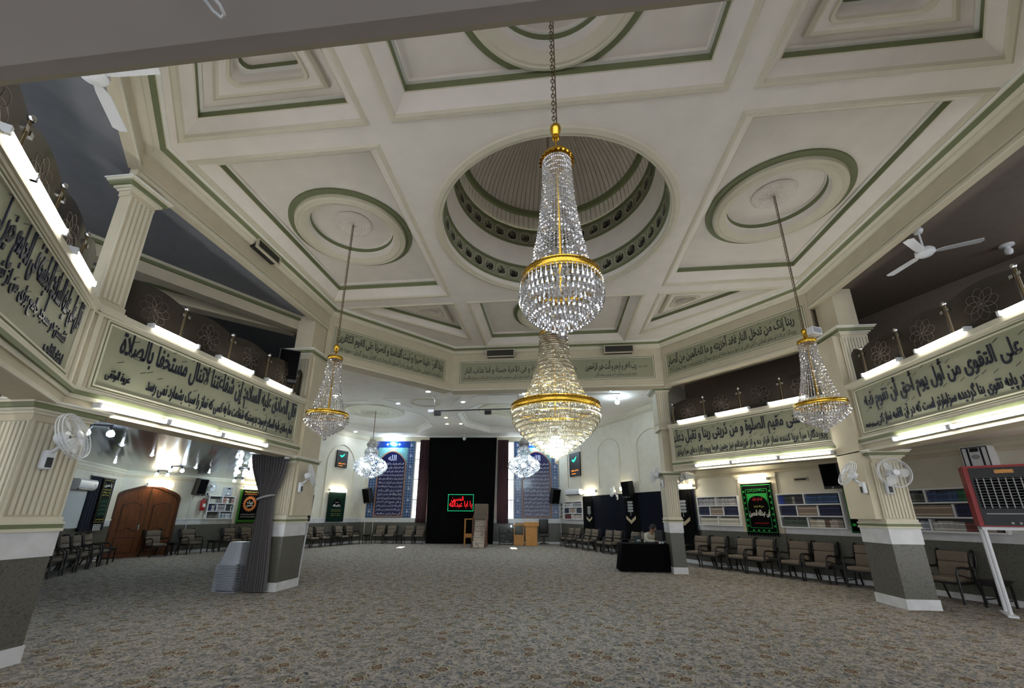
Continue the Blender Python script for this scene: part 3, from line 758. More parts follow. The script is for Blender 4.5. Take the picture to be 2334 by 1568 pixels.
for W, lst, side in ((fL, ((0.70,1.50),(1.95,2.78),(3.2,4.0)), 'left balcony'), (fRD, ((0.35,1.19),(1.5,2.36),(2.83,3.65)), 'far right balcony'),
                     (fR, ((1.2,2.05),(2.42,3.28),(3.75,4.6)), 'right balcony'), (fNL, ((0.98,1.5),(1.50,2.32),(2.67,3.46)), 'near left balcony')):
    for k, (a, b) in enumerate(lst):
        if W is fL: w = ('second nearest pillar' if k == 1 else 'beside the near pillar' if k == 0 else 'beside the curtained pillar')
        elif W is fRD: w = ('beside the slim far pillar', 'between the two others', 'behind the side chandelier')[k]
        elif W is fR: w = ('beside the right pillar', 'second from the right pillar', 'at the right edge of the photo')[k]
        else: w = ('cut by the left photo edge', 'long one second from the pillar', 'shorter one beside the near pillar')[k]
        tube_lamp(W, a, b, 4.135, 0.055, 'lit white tube lamp above the %s inscription, %s' % (side, w), G1)
for W, lst, side in ((fL, ((0.3,1.26),(1.30,2.30),(2.35,3.50)), 'left balcony'), (fRD, ((0.75,1.72),(1.76,2.84),(2.88,3.9)), 'far right balcony'),
                     (fR, ((1.55,2.6),(2.64,3.7)), 'right balcony')):
    for k, (a, b) in enumerate(lst):
        w = {'left balcony': ('starting at the near pillar','middle of the row','ending near the grey curtain'), 'far right balcony': ('left of the row','middle of the row','right end of the row'), 'right balcony': ('starting at the right pillar','running out of the photo')}[side][k]
        tube_lamp(W, a, b, 2.84, 0.08, 'lit tube lamp under the %s edge, %s' % (side, w), G2)
for k, (p, q) in enumerate((((-5.80,-3.10),(-5.20,-3.83)), ((-5.94,-3.21),(-5.34,-3.94)))):
    W = Wall(q, p)
    tube_lamp(W, 0, W.L, 2.93, 0.0, 'lit soffit tube lamp above the near left pillar, %s of two' % ('inner', 'outer')[k], G2)
WG = 'glowing wall lamps above banners'
def wall_lamp(W, s0, s1, z0, z1, label, off=0.13):
    t = thing('wall_lamp', label, 'lamp', W.p((s0+s1)/2, (z0+z1)/2, off), W.rz, WG); h = (s1-s0)/2; v = (z1-z0)/2
    mb = MB(); mb.box(-h-0.02, h+0.02, 0.02, off, -v*0.5, v*0.5, WHITEPL); mb.build('lamp_body', t)
    mb = MB(); mb.tube([(-h,0,0.03),(h,0,0.03)], 0.035, WARMT, n=8); mb.tube([(-h,0,-0.04),(h,0,-0.04)], 0.035, WARMT, n=8); mb.build('lamp_tube', t, smooth=60)
wall_lamp(LD, 0.80, 1.62, 2.47, 2.64, 'glowing lamp above the arched wooden door')
wall_lamp(LD, 4.60, 5.58, 2.60, 2.76, 'glowing lamp above the green bordered sunburst banner', 0.2)
wall_lamp(AL, 2.11, 3.17, 2.60, 2.80, 'glowing lamp above dark green banner in arched niche')
wall_lamp(AR, 2.66, 3.74, 2.52, 2.74, 'glowing lamp at the left end of the navy drape')
wall_lamp(AR, 5.83, 6.40, 2.52, 2.74, 'glowing lamp beside tall speaker above the navy drape')
wall_lamp(RB, 1.74, 2.56, 2.50, 2.66, 'glowing lamp above the green and black banner on bookshelf wall', 0.22)
wall_lamp(RB, -0.58, -0.02, 2.44, 2.60, 'glowing lamp behind the wall fan by the slim pillar', 0.22)

def spot(x, y, z, label, m=SPOTM, r=0.085):
    t = thing('downlight', label, 'lamp', (x, y, z), 0, 'recessed alcove downlights')
    mb = MB(); mb.lathe([(r+0.03,0),(r+0.025,-0.015),(r,-0.02),(r,-0.005)], WHITEPL, n=20); mb.build('rim', t, smooth=40)
    mb = MB(); mb.lathe([(r,-0.012),(r*0.6,-0.03),(0.003,-0.035)], m, n=20); mb.build('lens', t, smooth=60)
from math import tan
SP = [(-8.3,7.55,'above the left side chandelier, far left of row'),(-4.62,7.35,'in front of the lighting rail end'),(-6.35,8.9,'left of the lighting rail'),(-3.65,8.9,'right of the triangle moulding'),(-1.1,7.9,'left of the large gold chandelier'),(0.75,8.9,'right of the large gold chandelier'),(2.0,7.75,'nearest to slim far pillar')]
for x, y, w in SP: spot(x, y, 5.85, 'lit white downlight in alcove ceiling '+w)
for x, y, w in ((-5.05,11.6,'first in the strip'),(-5.35,13.0,'left of the pair'),(-4.65,13.0,'right of the pair')): spot(x, y, 5.85, 'warm downlight between alcove coffers, '+w, SPOTW, 0.07)
for x, y, w in ((-10.9,14.6,'above the arched niche'),(-9.35,16.05,'above the left tile panel'),(-1.35,16.6,'above the right tile panel')): spot(x, y, 5.85, 'lit white downlight close to the wall '+w)
for k, (x, y) in enumerate(((-9.64,1.41),(-10.56,3.02),(-13.2,4.4),(-8.53,3.51),(-12.0,6.0),(-12.9,7.6))):
    spot(x, y, 2.985, 'tiny recessed spot in plank ceiling, number %s from the near pillar' % ('one','two','three','four','five','six')[k], SPOTM, 0.03)

def twin_bulbs(x, y, z, label, rz=0.6):
    t = thing('twin_spotlight', label, 'lamp', (x, y, z), rz, 'twin bulb ceiling spotlights')
    mb = MB(); mb.box(-0.16, 0.16, -0.03, 0.03, -0.03, 0, BLACKP)
    for s in (-1, 1): mb.tube([(s*0.12,0,-0.03),(s*0.15,0,-0.09)], 0.03, BLACKP, n=8)
    mb.build('bracket', t)
    for s in (-1, 1):
        mb = MB(); mb.lathe([(0.01,0.02),(0.035,0.0),(0.055,-0.04),(0.05,-0.08),(0.01,-0.10)], BULB, n=14, c=(s*0.155,0,-0.10)); mb.build('bulb', t, smooth=60)
for x, y, w in ((-7.8,-0.6,'beside the fan on the near left pillar'),(-14.1,6.9,'left of the lamp above the wooden door'),(-12.2,5.5,'in front of the glowing door lamp'),(-13.5,9.9,'beside the wall fan near the red extinguisher'),(-10.4,6.2,'next to the grey curtain')):
    twin_bulbs(x, y, 2.985, 'twin bulb spotlight on plank ceiling '+w)
t = thing('hanging_bulb', 'bare round bulb on short stem in alcove ceiling near slim far pillar', 'lamp', (2.35, 8.7, 5.85))
mb = MB(); mb.lathe([(0.06,0),(0.06,-0.03),(0.02,-0.05),(0.02,-0.12)], BLACKP, n=12); mb.build('stem', t)
mb = MB(); mb.lathe([(0.02,-0.12),(0.07,-0.17),(0.085,-0.22),(0.06,-0.28),(0.005,-0.30)], BULB, n=16); mb.build('bulb', t, smooth=60)
t = thing('hanging_bulb', 'unlit white globe bulb in front of the black curtain top', 'lamp', AB.p(5.75, 5.85, 0.9))
mb = MB(); mb.lathe([(0.05,0),(0.05,-0.03),(0.02,-0.04),(0.02,-0.12)], WHITEPL, n=12); mb.build('stem', t)
mb = MB(); mb.lathe([(0.02,-0.12),(0.08,-0.18),(0.10,-0.24),(0.07,-0.31),(0.005,-0.34)], WHITEPL, n=16); mb.build('bulb', t, smooth=60)
t = thing('lighting_rail', 'thin black lighting rail with two small lamps under the alcove ceiling', 'lamp', (-4.57, 8.0, 5.26))
mb = MB(); mb.tube([(0,0,0),(3.3,0.05,0.04)], 0.022, BLACKP); mb.build('rail', t)
for x in (0.02, 3.2):
    mb = MB(); mb.tube([(x,0,0),(x,0,0.59)], 0.018, CHROME); mb.build('hanger', t)
for x in (0.16, 2.08):
    mb = MB(); mb.box(x-0.12, x+0.12, -0.06, 0.06, -0.17, -0.03, BLACKP); mb.build('lamp_head', t)
mb = MB(); mb.box(-0.2, 0.02, -0.05, 0.05, -0.05, 0.05, WHITEPL); mb.build('end_box', t)

# ------------------------------------------------------------------ inscription boards
def sign(W, s0, s1, z0, z1, lines, label, raised=0.0, lm=BLACK, frame=0.075):
    t = thing('inscription_panel', label, 'sign', W.p(s0, z0, 0.0), W.rz, 'calligraphy boards around the hall')
    L, H = s1-s0, z1-z0
    mb = MB(); mb.box(0, L, -0.012, 0.0, 0, H, PANEL); mb.build('board', t)
    mb = MB()
    for d, w, y, m in ((0, 0.02, -0.03, CREAML), (0.02, 0.022, -0.022, GREEN), (0.042, 0.02, -0.03, CREAML)):
        for a, b, c, e in ((d, L-d, d, d+w), (d, L-d, H-d-w, H-d), (d, d+w, d+w, H-d-w), (L-d-w, L-d, d+w, H-d-w)):
            mb.box(a, b, y, -0.011, c, e, m)
    mb.build('moulded_frame', t)
    for txt, a, b, c, d, bo in lines:
        mb = MB(); big = (d-c) > 0.3
        write(mb, txt, a-s0, b-s0, c-z0-(0.03 if big else 0), d-z0+(0.03 if big else 0), -0.0125, lm, bold=((0.028 if lm is BLACK else 0.016) if big else 0.01), thick=raised*0.6, vowels=int((b-a)*7) if big else 0); mb.build('lettering', t)
sign(fL, 0.18, 4.46, 3.04, 3.98, [('قال الصادق علیه السلام: إنَّ شفاعتنا لاتنال مستخفاً بالصلاة', 0.42, 4.36, 3.46, 3.90, 0.03), ('امام صادق علیه السلام فرمود: بدرستیکه شفاعت ما به کسی که نماز را سبک بشمارد نمی رسد', 0.90, 4.32, 3.12, 3.42, 0.022), ('عروة الوثقی', 0.34, 0.66, 3.20, 3.36, 0.03)],
     'sage board with navy script on the left balcony, between near and curtained pillars', 0.02, NAVYL)
sign(fRD, 0.04, 4.0, 3.05, 3.98, [('رب اجعلنی مقیم الصلوة و من ذریتی ربنا و تقبل دعآء', 0.14, 3.9, 3.45, 3.90, 0.03), ('پروردگارا مرا برپا کننده نماز قرار ده و از فرزندانم نیز چنین فرما پروردگارا دعای مرا بپذیر', 0.18, 3.86, 3.12, 3.40, 0.02), ('ابراهیم', 0.16, 0.34, 3.40, 3.47, 0.02)],
     'sage board with black script on far right balcony, above the bookshelf opening', 0.02, NAVYL)
sign(fR, 0.74, 4.9, 3.04, 3.98, [('لمسجد أسس علی التقوی من أوَّل یوم أحق أن تقوم فیه', 0.98, 4.8, 3.46, 3.88, 0.035), ('مسجدی که از روز نخست بر پایه تقوی بنا گردیده سزاوارتر است که در آن اقامه نماز کنی', 1.18, 4.8, 3.13, 3.40, 0.022), ('سوره توبه آیه ۱۰۸', 0.88, 1.16, 3.16, 3.26, 0.02)],
     'sage board with large navy script on the right balcony, cut by the right photo edge', 0.02, NAVYL)
sign(fNL, 0.3, 3.75, 3.04, 3.98, [('قال علی علیه السلام: الجلسة فی الجامع خیر لی من الجلسة فی الجنة', 0.4, 3.65, 3.46, 3.90, 0.03), ('نشستن در مسجد جامع برای من از نشستن در بهشت بهتر است', 0.5, 3.4, 3.26, 3.48, 0.022), ('ارشاد القلوب', 2.95, 3.5, 3.08, 3.24, 0.022)],
     'sage board with glinting script on near left balcony at the left photo edge', 0.02, NAVYL)
sign(fLD, 0.14, 3.76, 5.55, 6.33, [('ربنا أفرغ علینا صبراً و ثبت أقدامنا و انصرنا علی القوم الکافرین', 0.24, 3.64, 5.86, 6.22, 0.03), ('بارالها ما را شکیبایی بخش و گامهای ما را استوار دار و ما را بر کافران پیروز گردان - سوره بقره', 0.3, 3.6, 5.64, 5.83, 0.02)],
     'long frieze board with black script at the far left, above the left side chandelier')
sign(fF, 0.22, 6.42, 5.55, 6.33, [('ربنا آتنا فی الدنیا حسنة و فی الآخرة حسنة و قنا عذاب النار', 0.40, 4.0, 5.86, 6.16, 0.03), ('پروردگارا در دنیا به ما نیکی عطا کن و در آخرت نیز نیکی مرحمت فرما و ما را از عذاب دوزخ نگاه دار', 0.36, 4.0, 5.66, 5.82, 0.02), ('رب اغفر و ارحم و أنت خیر الراحمین', 4.28, 5.85, 5.84, 6.18, 0.035), ('بارالها بیامرز و ببخشای که تو بهترین بخشندگانی', 4.58, 5.85, 5.68, 5.80, 0.02), ('قرآن کریم', 5.92, 6.18, 5.92, 6.04, 0.02)],
     'frieze board with black script over the alcove, behind the large gold chandelier')
sign(fRD, 0.11, 3.95, 5.55, 6.33, [('ربنا إنک من تدخل النار فقد أخزیته و ما للظالمین من أنصار', 0.22, 3.7, 5.86, 6.22, 0.03), ('پروردگارا هر که را تو بخاطر اعمالش به آتش افکنی او را خوار و رسوا ساخته ای و برای ستمکاران هیچ یاوری نیست - سوره آل عمران آیه ۱۹۲', 0.26, 3.7, 5.64, 5.83, 0.02)],
     'long frieze board with black script at far right, above the dark gallery')
# vents
def vent(W, s0, s1, z0, z1, label, off=0.2):
    t = thing('air_vent', label, 'vent', W.p(s0, z0, off), W.rz, 'slotted air vents')
    L, H = s1-s0, z1-z0
    mb = MB(); mb.box(0.03, L-0.03, 0.0, off, 0.03, H-0.03, BLACKP); mb.build('duct', t)
    mb = MB()
    for a, b, c, e in ((0, L, 0, 0.03), (0, L, H-0.03, H), (0, 0.03, 0.03, H-0.03), (L-0.03, L, 0.03, H-0.03)): mb.box(a, b, -0.02, 0.03, c, e, VENTF)
    mb.build('frame', t)
    mb = MB(); n = int(L/0.035)
    for q in range(n): mb.box(0.03+q*(L-0.06)/n, 0.03+(q+0.4)*(L-0.06)/n, -0.015, 0.0, 0.03, H-0.03, VENTM)
    mb.build('slats', t)
vent(fF, 1.13, 2.05, 6.38, 6.64, 'brown slotted vent over the alcove board, left of gold chandelier')
vent(fF, 4.87, 5.78, 6.38, 6.64, 'brown slotted vent over the alcove board, right of gold chandelier')
vent(fL, 2.13, 2.81, 6.50, 6.70, 'slotted vent in cornice above the left gallery', 0.17)
vent(AB, 1.15, 2.15, 5.86, 6.06, 'slotted vent in alcove coffer above left tile panel', 1.3)
vent(AB, 8.65, 9.6, 5.86, 6.06, 'slotted vent in alcove coffer above right tile panel', 1.3)
vent(RB, 3.23, 3.6, 2.45, 2.56, 'small cream vent on wall right of the green banner', 0.01)

# ------------------------------------------------------------------ glass railings
def railing(W, posts, ends, label):
    t = thing('glass_railing', label, 'railing', W.p(0, 4.10, -0.10), W.rz, 'smoked glass gallery railings')
    for x in posts:
        mb = MB(); mb.tube([(x,0,0),(x,0,0.62)], 0.019, BRASS, n=10); mb.lathe([(0.026,0.60),(0.034,0.625),(0.03,0.65),(0.016,0.665),(0.003,0.67)], CHROME, n=12, c=(x,0,0)); mb.lathe([(0.045,0),(0.045,0.02),(0.024,0.03)], BRASS, n=12, c=(x,0,0))
        po = mb.build('post', t, smooth=40)
        mb = MB()
        for z in (0.08, 0.50):
            for s in (-1, 1): mb.box(x+s*0.05-0.025, x+s*0.05+0.025, -0.025, 0.025, z-0.025, z+0.025, CHROME)
        mb.build('clamp', po)
    xs = [ends[0]]+list(posts)+[ends[1]]
    for a, b in zip(xs, xs[1:]):
        if b-a < 0.15: continue
        a2, b2 = a+0.035, b-0.035; n = 14
        tp = [(a2+(b2-a2)*k/n, 0.60+0.085*math.sin(PI*k/n)**0.8) for k in range(n+1)]
        mb = MB(); mb.plate([(a2, 0.02), (b2, 0.02)]+list(reversed(tp)), -0.005, 0.005, GLASSD); g = mb.build('glass_panel', t)
        if b-a > 0.5:
            mb = MB(); cx, cz = (a+b)/2, 0.35
            for q in range(8):
                an = PI*q/8*2; ux, uz = math.cos(an), math.sin(an); pts = []
                for e in range(13):
                    th = 2*PI*e/12; r_ = 0.12+0.12*math.cos(th); w_ = 0.075*math.sin(th)
                    pts.append((cx+ux*r_-uz*w_, -0.008, cz+uz*r_+ux*w_))
                mb.tube(pts, 0.0022, ETCH, n=3, caps=False)
            mb.build('etched_flower', g)
railing(fL, [0.32, 1.32, 2.34, 3.37, 4.3], (0.32, 4.6), 'smoked glass railing on the left gallery, near pillar to curtained pillar')
railing(fRD, [0.12, 1.1, 2.1, 3.1, 4.0], (0.02, 4.0), 'smoked glass railing on the far right gallery behind side chandelier')
railing(fR, [1.07, 1.94, 2.9, 3.93, 4.9], (0.75, 4.9), 'smoked glass railing on the right gallery above large navy script')
railing(fNL, [0.6, 1.6, 2.5, 3.42], (0.0, 3.9), 'smoked glass railing on the near left gallery at the photo edge')

# ------------------------------------------------------------------ chandeliers
def bead_strand(path, r, m):
    # a string of faceted beads along a curve of (radius, z), in the xz plane
    mb = MB(); tot = 0; seg = []
    for (r0, z0), (r1, z1) in zip(path, path[1:]): d = math.hypot(r1-r0, z1-z0); seg.append(d); tot += d
    n = max(3, int(tot/(2.1*r)))
    for k in range(n):
        d = (k+0.5)*tot/n; i = 0
        while i < len(seg)-1 and d > seg[i]: d -= seg[i]; i += 1
        f = d/seg[i]; x = path[i][0]+(path[i+1][0]-path[i][0])*f; z = path[i][1]+(path[i+1][1]-path[i][1])*f
        a = k*0.7; ca, sa = math.cos(a)*r, math.sin(a)*r
        mb.add([(x,0,z+r),(x+ca,sa,z),(x-sa,ca,z),(x-ca,-sa,z),(x+sa,-ca,z),(x,0,z-r)], [(0,1,2),(0,2,3),(0,3,4),(0,4,1),(5,2,1),(5,3,2),(5,4,3),(5,1,4)], m)
    return mb
def drop_mb(L, r, m):
    mb = MB(); mb.lathe([(0.0015,0),(r*0.28,-L*0.35),(r*0.75,-L*0.66),(r,-L*0.82),(r*0.6,-L*0.96),(0.0015,-L)], m, n=6); return mb
def rope_ring(R, h, w, m, n=72, tw=36):
    mb = MB(); rings_ = []
    for j in range(n*2):
        a = 2*PI*j/(n*2); row = []
        for q in range(8):
            b = 2*PI*q/8; k = 1+0.22*math.sin(tw*a+b*2)
            row.append(((R+w*k*math.cos(b))*math.cos(a), (R+w*k*math.cos(b))*math.sin(a), h*k*math.sin(b)))
        rings_.append(row)
    rings_.append(rings_[0]); mb.loft(rings_, m); return mb
def chandelier(label, loc, crown_r, crown_z, ring_r, ring_z, tip_z, cap_z, top_z, strands, tiers, bead, dropL, group, m, dome_crown=True, lit=False, dens=0.37, pw=2.1):
    # heights are absolute, the root stands on the axis at the ceiling
    x0, y0 = loc
    t = thing('chandelier', label, 'chandelier', (x0, y0, top_z), 0, group)
    Z = lambda z: z-top_z
    mb = MB(); mb.tube([(0.012,0,0),(0.012,0,Z(cap_z)+0.05)], 0.006, BRASS, n=5)
    k = 0; z = Z(cap_z)+0.06
    while z < -0.03:
        a = (k % 2)*PI/2
        mb.tube([(-0.012+0.016*math.cos(a)*math.cos(q), 0.016*math.sin(a)*math.cos(q), z+0.028*math.sin(q)) for q in [2*PI*e/6 for e in range(6)]], 0.005, BRASS, n=3, closed=True)
        z += 0.045; k += 1
    mb.build('hanging_chain', t)
    mb = MB(); mb.lathe([(0.004,0.062),(0.03,0.060),(0.036,0.05),(0.046,0.046),(0.050,0.03),(0.048,0.008),(0.040,-0.02),(0.028,-0.045),(0.024,-0.055),(0.034,-0.058),(0.034,-0.072),(0.026,-0.075),(0.028,-0.09),(0.018,-0.10),(0.008,-0.105),(0.008,Z(crown_z)-Z(cap_z))], GOLD, n=24, c=(0,0,Z(cap_z))); mb.build('cap', t, smooth=25)
    if dome_crown:
        mb = MB(); rings_ = []
        for q in range(13):
            a = PI/2*q/12; row = []
            for j in range(176):
                th = 2*PI*j/176; k = 1+0.05*math.sin(22*th+q*1.1); row.append((crown_r*1.22*math.cos(a)*k*math.cos(th)+0.001*math.cos(th), crown_r*1.22*math.cos(a)*k*math.sin(th)+0.001*math.sin(th), Z(crown_z)+crown_r*0.9*math.sin(a)))
            rings_.append(row)
        mb.loft(rings_, GOLD); mb.build('crown', t, smooth=60)
    else:
        mb = rope_ring(crown_r, 0.035, 0.014, GOLD, tw=28); mb.xf(Matrix.Translation((0,0,Z(crown_z)+0.02))); mb.lathe([(crown_r,0.05),(0.02,0.06)], GOLD, n=32, c=(0,0,Z(crown_z))); mb.build('crown', t, smooth=60)
    H = crown_z-ring_z
    path = [(crown_r+(ring_r*0.86-crown_r)*(f**2.0), Z(crown_z)-H*f) for f in [q/10 for q in range(11)]]
    sm = bead_strand(path, bead, m).mesh('bead_strand')
    for k in range(strands):
        o = bpy.data.objects.new('bead_strand', sm); COL.objects.link(o); o.parent = t; o.rotation_euler = (0, 0, 2*PI*k/strands)
    hb = max(0.034, ring_r*0.085)
    mb = rope_ring(ring_r, hb, hb*0.4, GOLD, tw=64)
    mb.lathe([(ring_r*0.98,hb),(ring_r*1.03,hb*1.05),(ring_r*1.03,hb*0.85)], GOLD, n=64); mb.lathe([(ring_r*1.03,-hb*0.85),(ring_r*1.03,-hb*1.05),(ring_r*0.97,-hb)], GOLD, n=64)
    mb.xf(Matrix.Translation((0,0,Z(ring_z)))); mb.build('gold_ring', t, smooth=50)
    mb = MB(); mb.tube([(0,0,Z(crown_z)),(0,0,Z(ring_z)-0.1)], 0.018, GOLD)
    for k in range(6):
        a = 2*PI*k/6; mb.tube([(0,0,Z(ring_z)+0.02),(ring_r*math.cos(a),ring_r*math.sin(a),Z(ring_z))], 0.008, GOLD, n=4)
    mb.build('inner_stem', t)
    # tiers of drops from the ring down to the tip
    dm = drop_mb(dropL, dropL*0.13, m).mesh('crystal_drop'); spots = []
    Hb = ring_z-tip_z
    for q in range(tiers):
        f = q/(tiers-1); r = ring_r*(1-f**pw)*0.99+0.02; z = Z(ring_z)-hb-(Hb-dropL-hb-0.05)*(f**0.9)
        n = max(4, int(2*PI*r/(dropL*dens)))
        for k in range(n): spots.append((r, 2*PI*(k+0.5*(q % 2))/n, z))
    # the side towards the entrance shows largest
    spots.sort(key=lambda s: math.sin(s[1])*s[0])
    for r, a, z in spots[:98]:
        o = bpy.data.objects.new('crystal_drop', dm); COL.objects.link(o); o.parent = t; o.location = (r*math.cos(a), r*math.sin(a), z); o.rotation_euler = (0, 0, a)
    rest = MB(); d0 = drop_mb(dropL, dropL*0.13, m)
    for r, a, z in spots[98:]: rest.add([(v[0]+r*math.cos(a), v[1]+r*math.sin(a), v[2]+z) for v in d0.v], d0.f, m)
    b = MB()
    for q in range(tiers):
        f = q/(tiers-1); r = ring_r*(1-f**pw)*0.99+0.02; z = Z(ring_z)-hb-(Hb-dropL-hb-0.05)*(f**0.9)
        n = max(6, int(2*PI*r/(bead*2.6)))
        for k in range(n):
            a = 2*PI*k/n; x, y = r*math.cos(a), r*math.sin(a); g = bead*0.9
            rest.add([(x,y,z+g),(x+g,y,z),(x,y+g,z),(x-g,y,z),(x,y-g,z),(x,y,z-g)], [(0,1,2),(0,2,3),(0,3,4),(0,4,1),(5,2,1),(5,3,2),(5,4,3),(5,1,4)], m)
    rest.build('crystal_skirt', t)['kind'] = 'stuff'
    mb = MB(); R = dropL*0.36
    mb.lathe([(0.004,0.03)]+[(max(0.003, R*math.sin(PI*q/6)), -R+R*math.cos(PI*q/6)) for q in range(7)], m, n=10, c=(0,0,Z(tip_z)+2*R)); mb.build('crystal_ball', t)
    if lit:
        mb = MB(); mb.lathe([(0.003,0.12)]+[(0.12*math.sin(PI*q/8)+0.003, 0.12*math.cos(PI*q/8)) for q in range(1, 9)], BULB, n=16, c=(0.0,0,Z(tip_z)+0.34)); mb.build('bulb', t, smooth=60)
        mb = MB()
        for k in range(6):
            a = 2*PI*k/6; mb.lathe([(0.003,0.05),(0.02,0.03),(0.022,0),(0.012,-0.04),(0.003,-0.05)], WARMT, n=8, c=(0.18*math.cos(a),0.18*math.sin(a),Z(ring_z)+0.2))
        mb.build('candle_bulb', t, smooth=60)
    return t
GC = 'gold and crystal chandeliers of the hall'
chandelier('crystal chandelier with gold ring hanging nearest, in front of the dome', (-0.02,-3.9), 0.118, 4.45, 0.30, 3.29, 2.80, 4.80, CZ+0.5, 42, 8, 0.0122, 0.115, GC, CRYS, dens=0.33)
chandelier('small unlit chandelier on the left, in front of curtained pillar', (-4.08,0.0), 0.12, 4.27, 0.345, 3.22, 2.76, 4.50, CZ+0.5, 34, 8, 0.0125, 0.10, GC, CRYS, dome_crown=False, pw=1.3)
chandelier('small unlit chandelier on the right with a white box on top', (4.08,0.0), 0.12, 4.27, 0.345, 3.22, 2.77, 4.46, CZ+0.5, 36, 8, 0.0125, 0.10, GC, CRYS, dome_crown=False, pw=1.3)
chandelier('large lit champagne crystal chandelier hanging from the dome centre', (-0.06,0.0), 0.235, 4.58, 0.72, 3.24, 2.33, 4.95, 10.25, 98, 13, 0.0195, 0.10, GC, CRYSG, dome_crown=False, lit=True, dens=0.23, pw=1.45)
t = thing('projector_box', 'small white box standing on top of the right side chandelier', 'box', (4.16,-0.12,4.44), 0.4)
mb = MB(); mb.box(-0.1,0.1,-0.05,0.05,-0.075,0.045,WHITEPL); mb.build('case', t); mb = MB(); mb.box(-0.08,0.08,-0.056,-0.05,-0.055,0.03,GREYPL); mb.build('face', t)

def lit_cluster(x, y, ztop, z0, z1, R, label):
    t = thing('chandelier', label, 'chandelier', (x, y, ztop), 0, 'lit crystal ball chandeliers of the alcove'); Z = lambda z: z-ztop
    mb = MB(); mb.tube([(0,0,0),(0,0,Z(z1))], 0.016, BRASS); mb.build('hanging_rod', t)
    mb = MB(); rnd = random.Random(3); H = z1-z0
    for k in range(1500):
        f = rnd.random(); a = rnd.random()*2*PI
        rr = R*(0.42-0.5*(f-0.56)+0.05*math.sin(f*30)) if f > 0.56 else R*math.sin(PI*min(1, (0.56-f)/0.56*0.93+0.07))**0.75
        zz = Z(z0+H*f); x_, y_ = rr*math.cos(a), rr*math.sin(a); g = 0.022+0.02*rnd.random()
        mb.add([(x_,y_,zz+g*1.5),(x_+g,y_,zz),(x_,y_+g,zz),(x_-g,y_,zz),(x_,y_-g,zz),(x_,y_,zz-g*1.5)], [(0,1,2),(0,2,3),(0,3,4),(0,4,1),(5,2,1),(5,3,2),(5,4,3),(5,1,4)], CRYS)
    mb.build('crystal_cluster', t)['kind'] = 'stuff'
    for k, (dx, dy, dz) in enumerate(((0,-0.25,0.3),(0.3,0.1,0.34),(-0.3,0.12,0.36))):
        mb = MB(); mb.lathe([(0.003,0.1)]+[(0.1*math.sin(PI*q/8)+0.003, 0.1*math.cos(PI*q/8)) for q in range(1, 9)], BULB, n=14, c=(dx*R*2,dy*R*2,Z(z0+H*dz))); mb.build('bulb', t, smooth=60)
lit_cluster(-8.3, 11.2, 6.11, 3.05, 4.75, 0.72, 'lit crystal ball chandelier in front of the left tile panel')
lit_cluster(-1.4, 11.4, 6.11, 3.05, 4.75, 0.68, 'lit crystal ball chandelier left of the big gold chandelier')

# ------------------------------------------------------------------ fans
def wall_fan(loc, rz, label, tilt=0.25, pan=0.0, R=0.235, m=WHITEPL):
    # root on the wall; local -y points out of it
    t = thing('wall_fan', label, 'fan', loc, rz, 'white wall fans')
    mb = MB(); mb.rbox(-0.06, 0.06, -0.07, 0.0, -0.19, 0.03, m, r=0.025)
    ba = mb.build('wall_bracket', t, smooth=40)
    mb = MB(); mb.rbox(-0.032, 0.032, -0.078, -0.068, -0.165, -0.055, BLACKP, r=0.004); mb.build('control_plate', ba)
    mb = MB(); mb.tube([(0,-0.05,0),(0,-0.14,0.06),(0,-0.17,0.12)], 0.022, m, n=8); mb.build('arm', t, smooth=50)
    X = Matrix.Translation((0,-0.20,0.17)) @ Matrix.Rotation(pan, 4, 'Z') @ Matrix.Rotation(PI/2-tilt, 4, 'X')
    mb = MB(); mb.lathe([(0.003,-0.09),(0.07,-0.085),(0.08,-0.03),(0.075,0.02),(0.02,0.03)], m, n=24); mb.xf(X); mb.build('motor', t, smooth=50)
    mb = MB()
    for rr, z in ((R,0.06),(R*0.97,0.03),(R*0.97,0.09)): mb.tube([(rr*math.cos(2*PI*q/36), rr*math.sin(2*PI*q/36), z) for q in range(36)], 0.006, m, n=5, closed=True)
    for k in range(40):
        a = 2*PI*k/40; c, s = math.cos(a), math.sin(a)
        mb.tube([(0.05*c,0.05*s,0.12),(R*0.7*c,R*0.7*s,0.115),(R*0.97*c,R*0.97*s,0.085),(R*c,R*s,0.06)], 0.0018, m, n=3, caps=False)
        mb.tube([(R*c,R*s,0.06),(R*0.8*c,R*0.8*s,0.01),(0.07*c,0.07*s,0.0)], 0.0018, m, n=3, caps=False)
    mb.xf(X); mb.build('guard', t)
    mb = MB(); mb.lathe([(0.003,0.135),(0.045,0.132),(0.055,0.12),(0.05,0.11)], m, n=24); mb.xf(X); mb.build('guard_badge', t, smooth=50)
    mb = MB()
    for k in range(3):
        b = 2*PI*k/3; row1 = []; row2 = []
        for q in range(8):
            f = q/7; r = 0.03+(R*0.88-0.03)*f; w = 0.55*math.sin(PI*min(1, f*0.75+0.15))
            row1.append((r*math.cos(b-w), r*math.sin(b-w), 0.045)); row2.append((r*math.cos(b+w), r*math.sin(b+w), 0.075))
        mb.loft([row1, row2, [(x, y, z+0.003) for x, y, z in row2], [(x, y, z+0.003) for x, y, z in row1]], FANGL, closed=False)
    mb.xf(X); mb.build('blades', t)
    return t
wall_fan((-5.87,-2.62,2.20), PI/2, 'large white wall fan on the near left pillar, facing into the hall', tilt=0.35, pan=0.45, R=0.27)
wall_fan((-7.05,-2.55,2.22), 0.6, 'white wall fan half hidden behind the near left pillar', tilt=0.25, R=0.27)
t = bpy.data.objects['wall_fan.001']
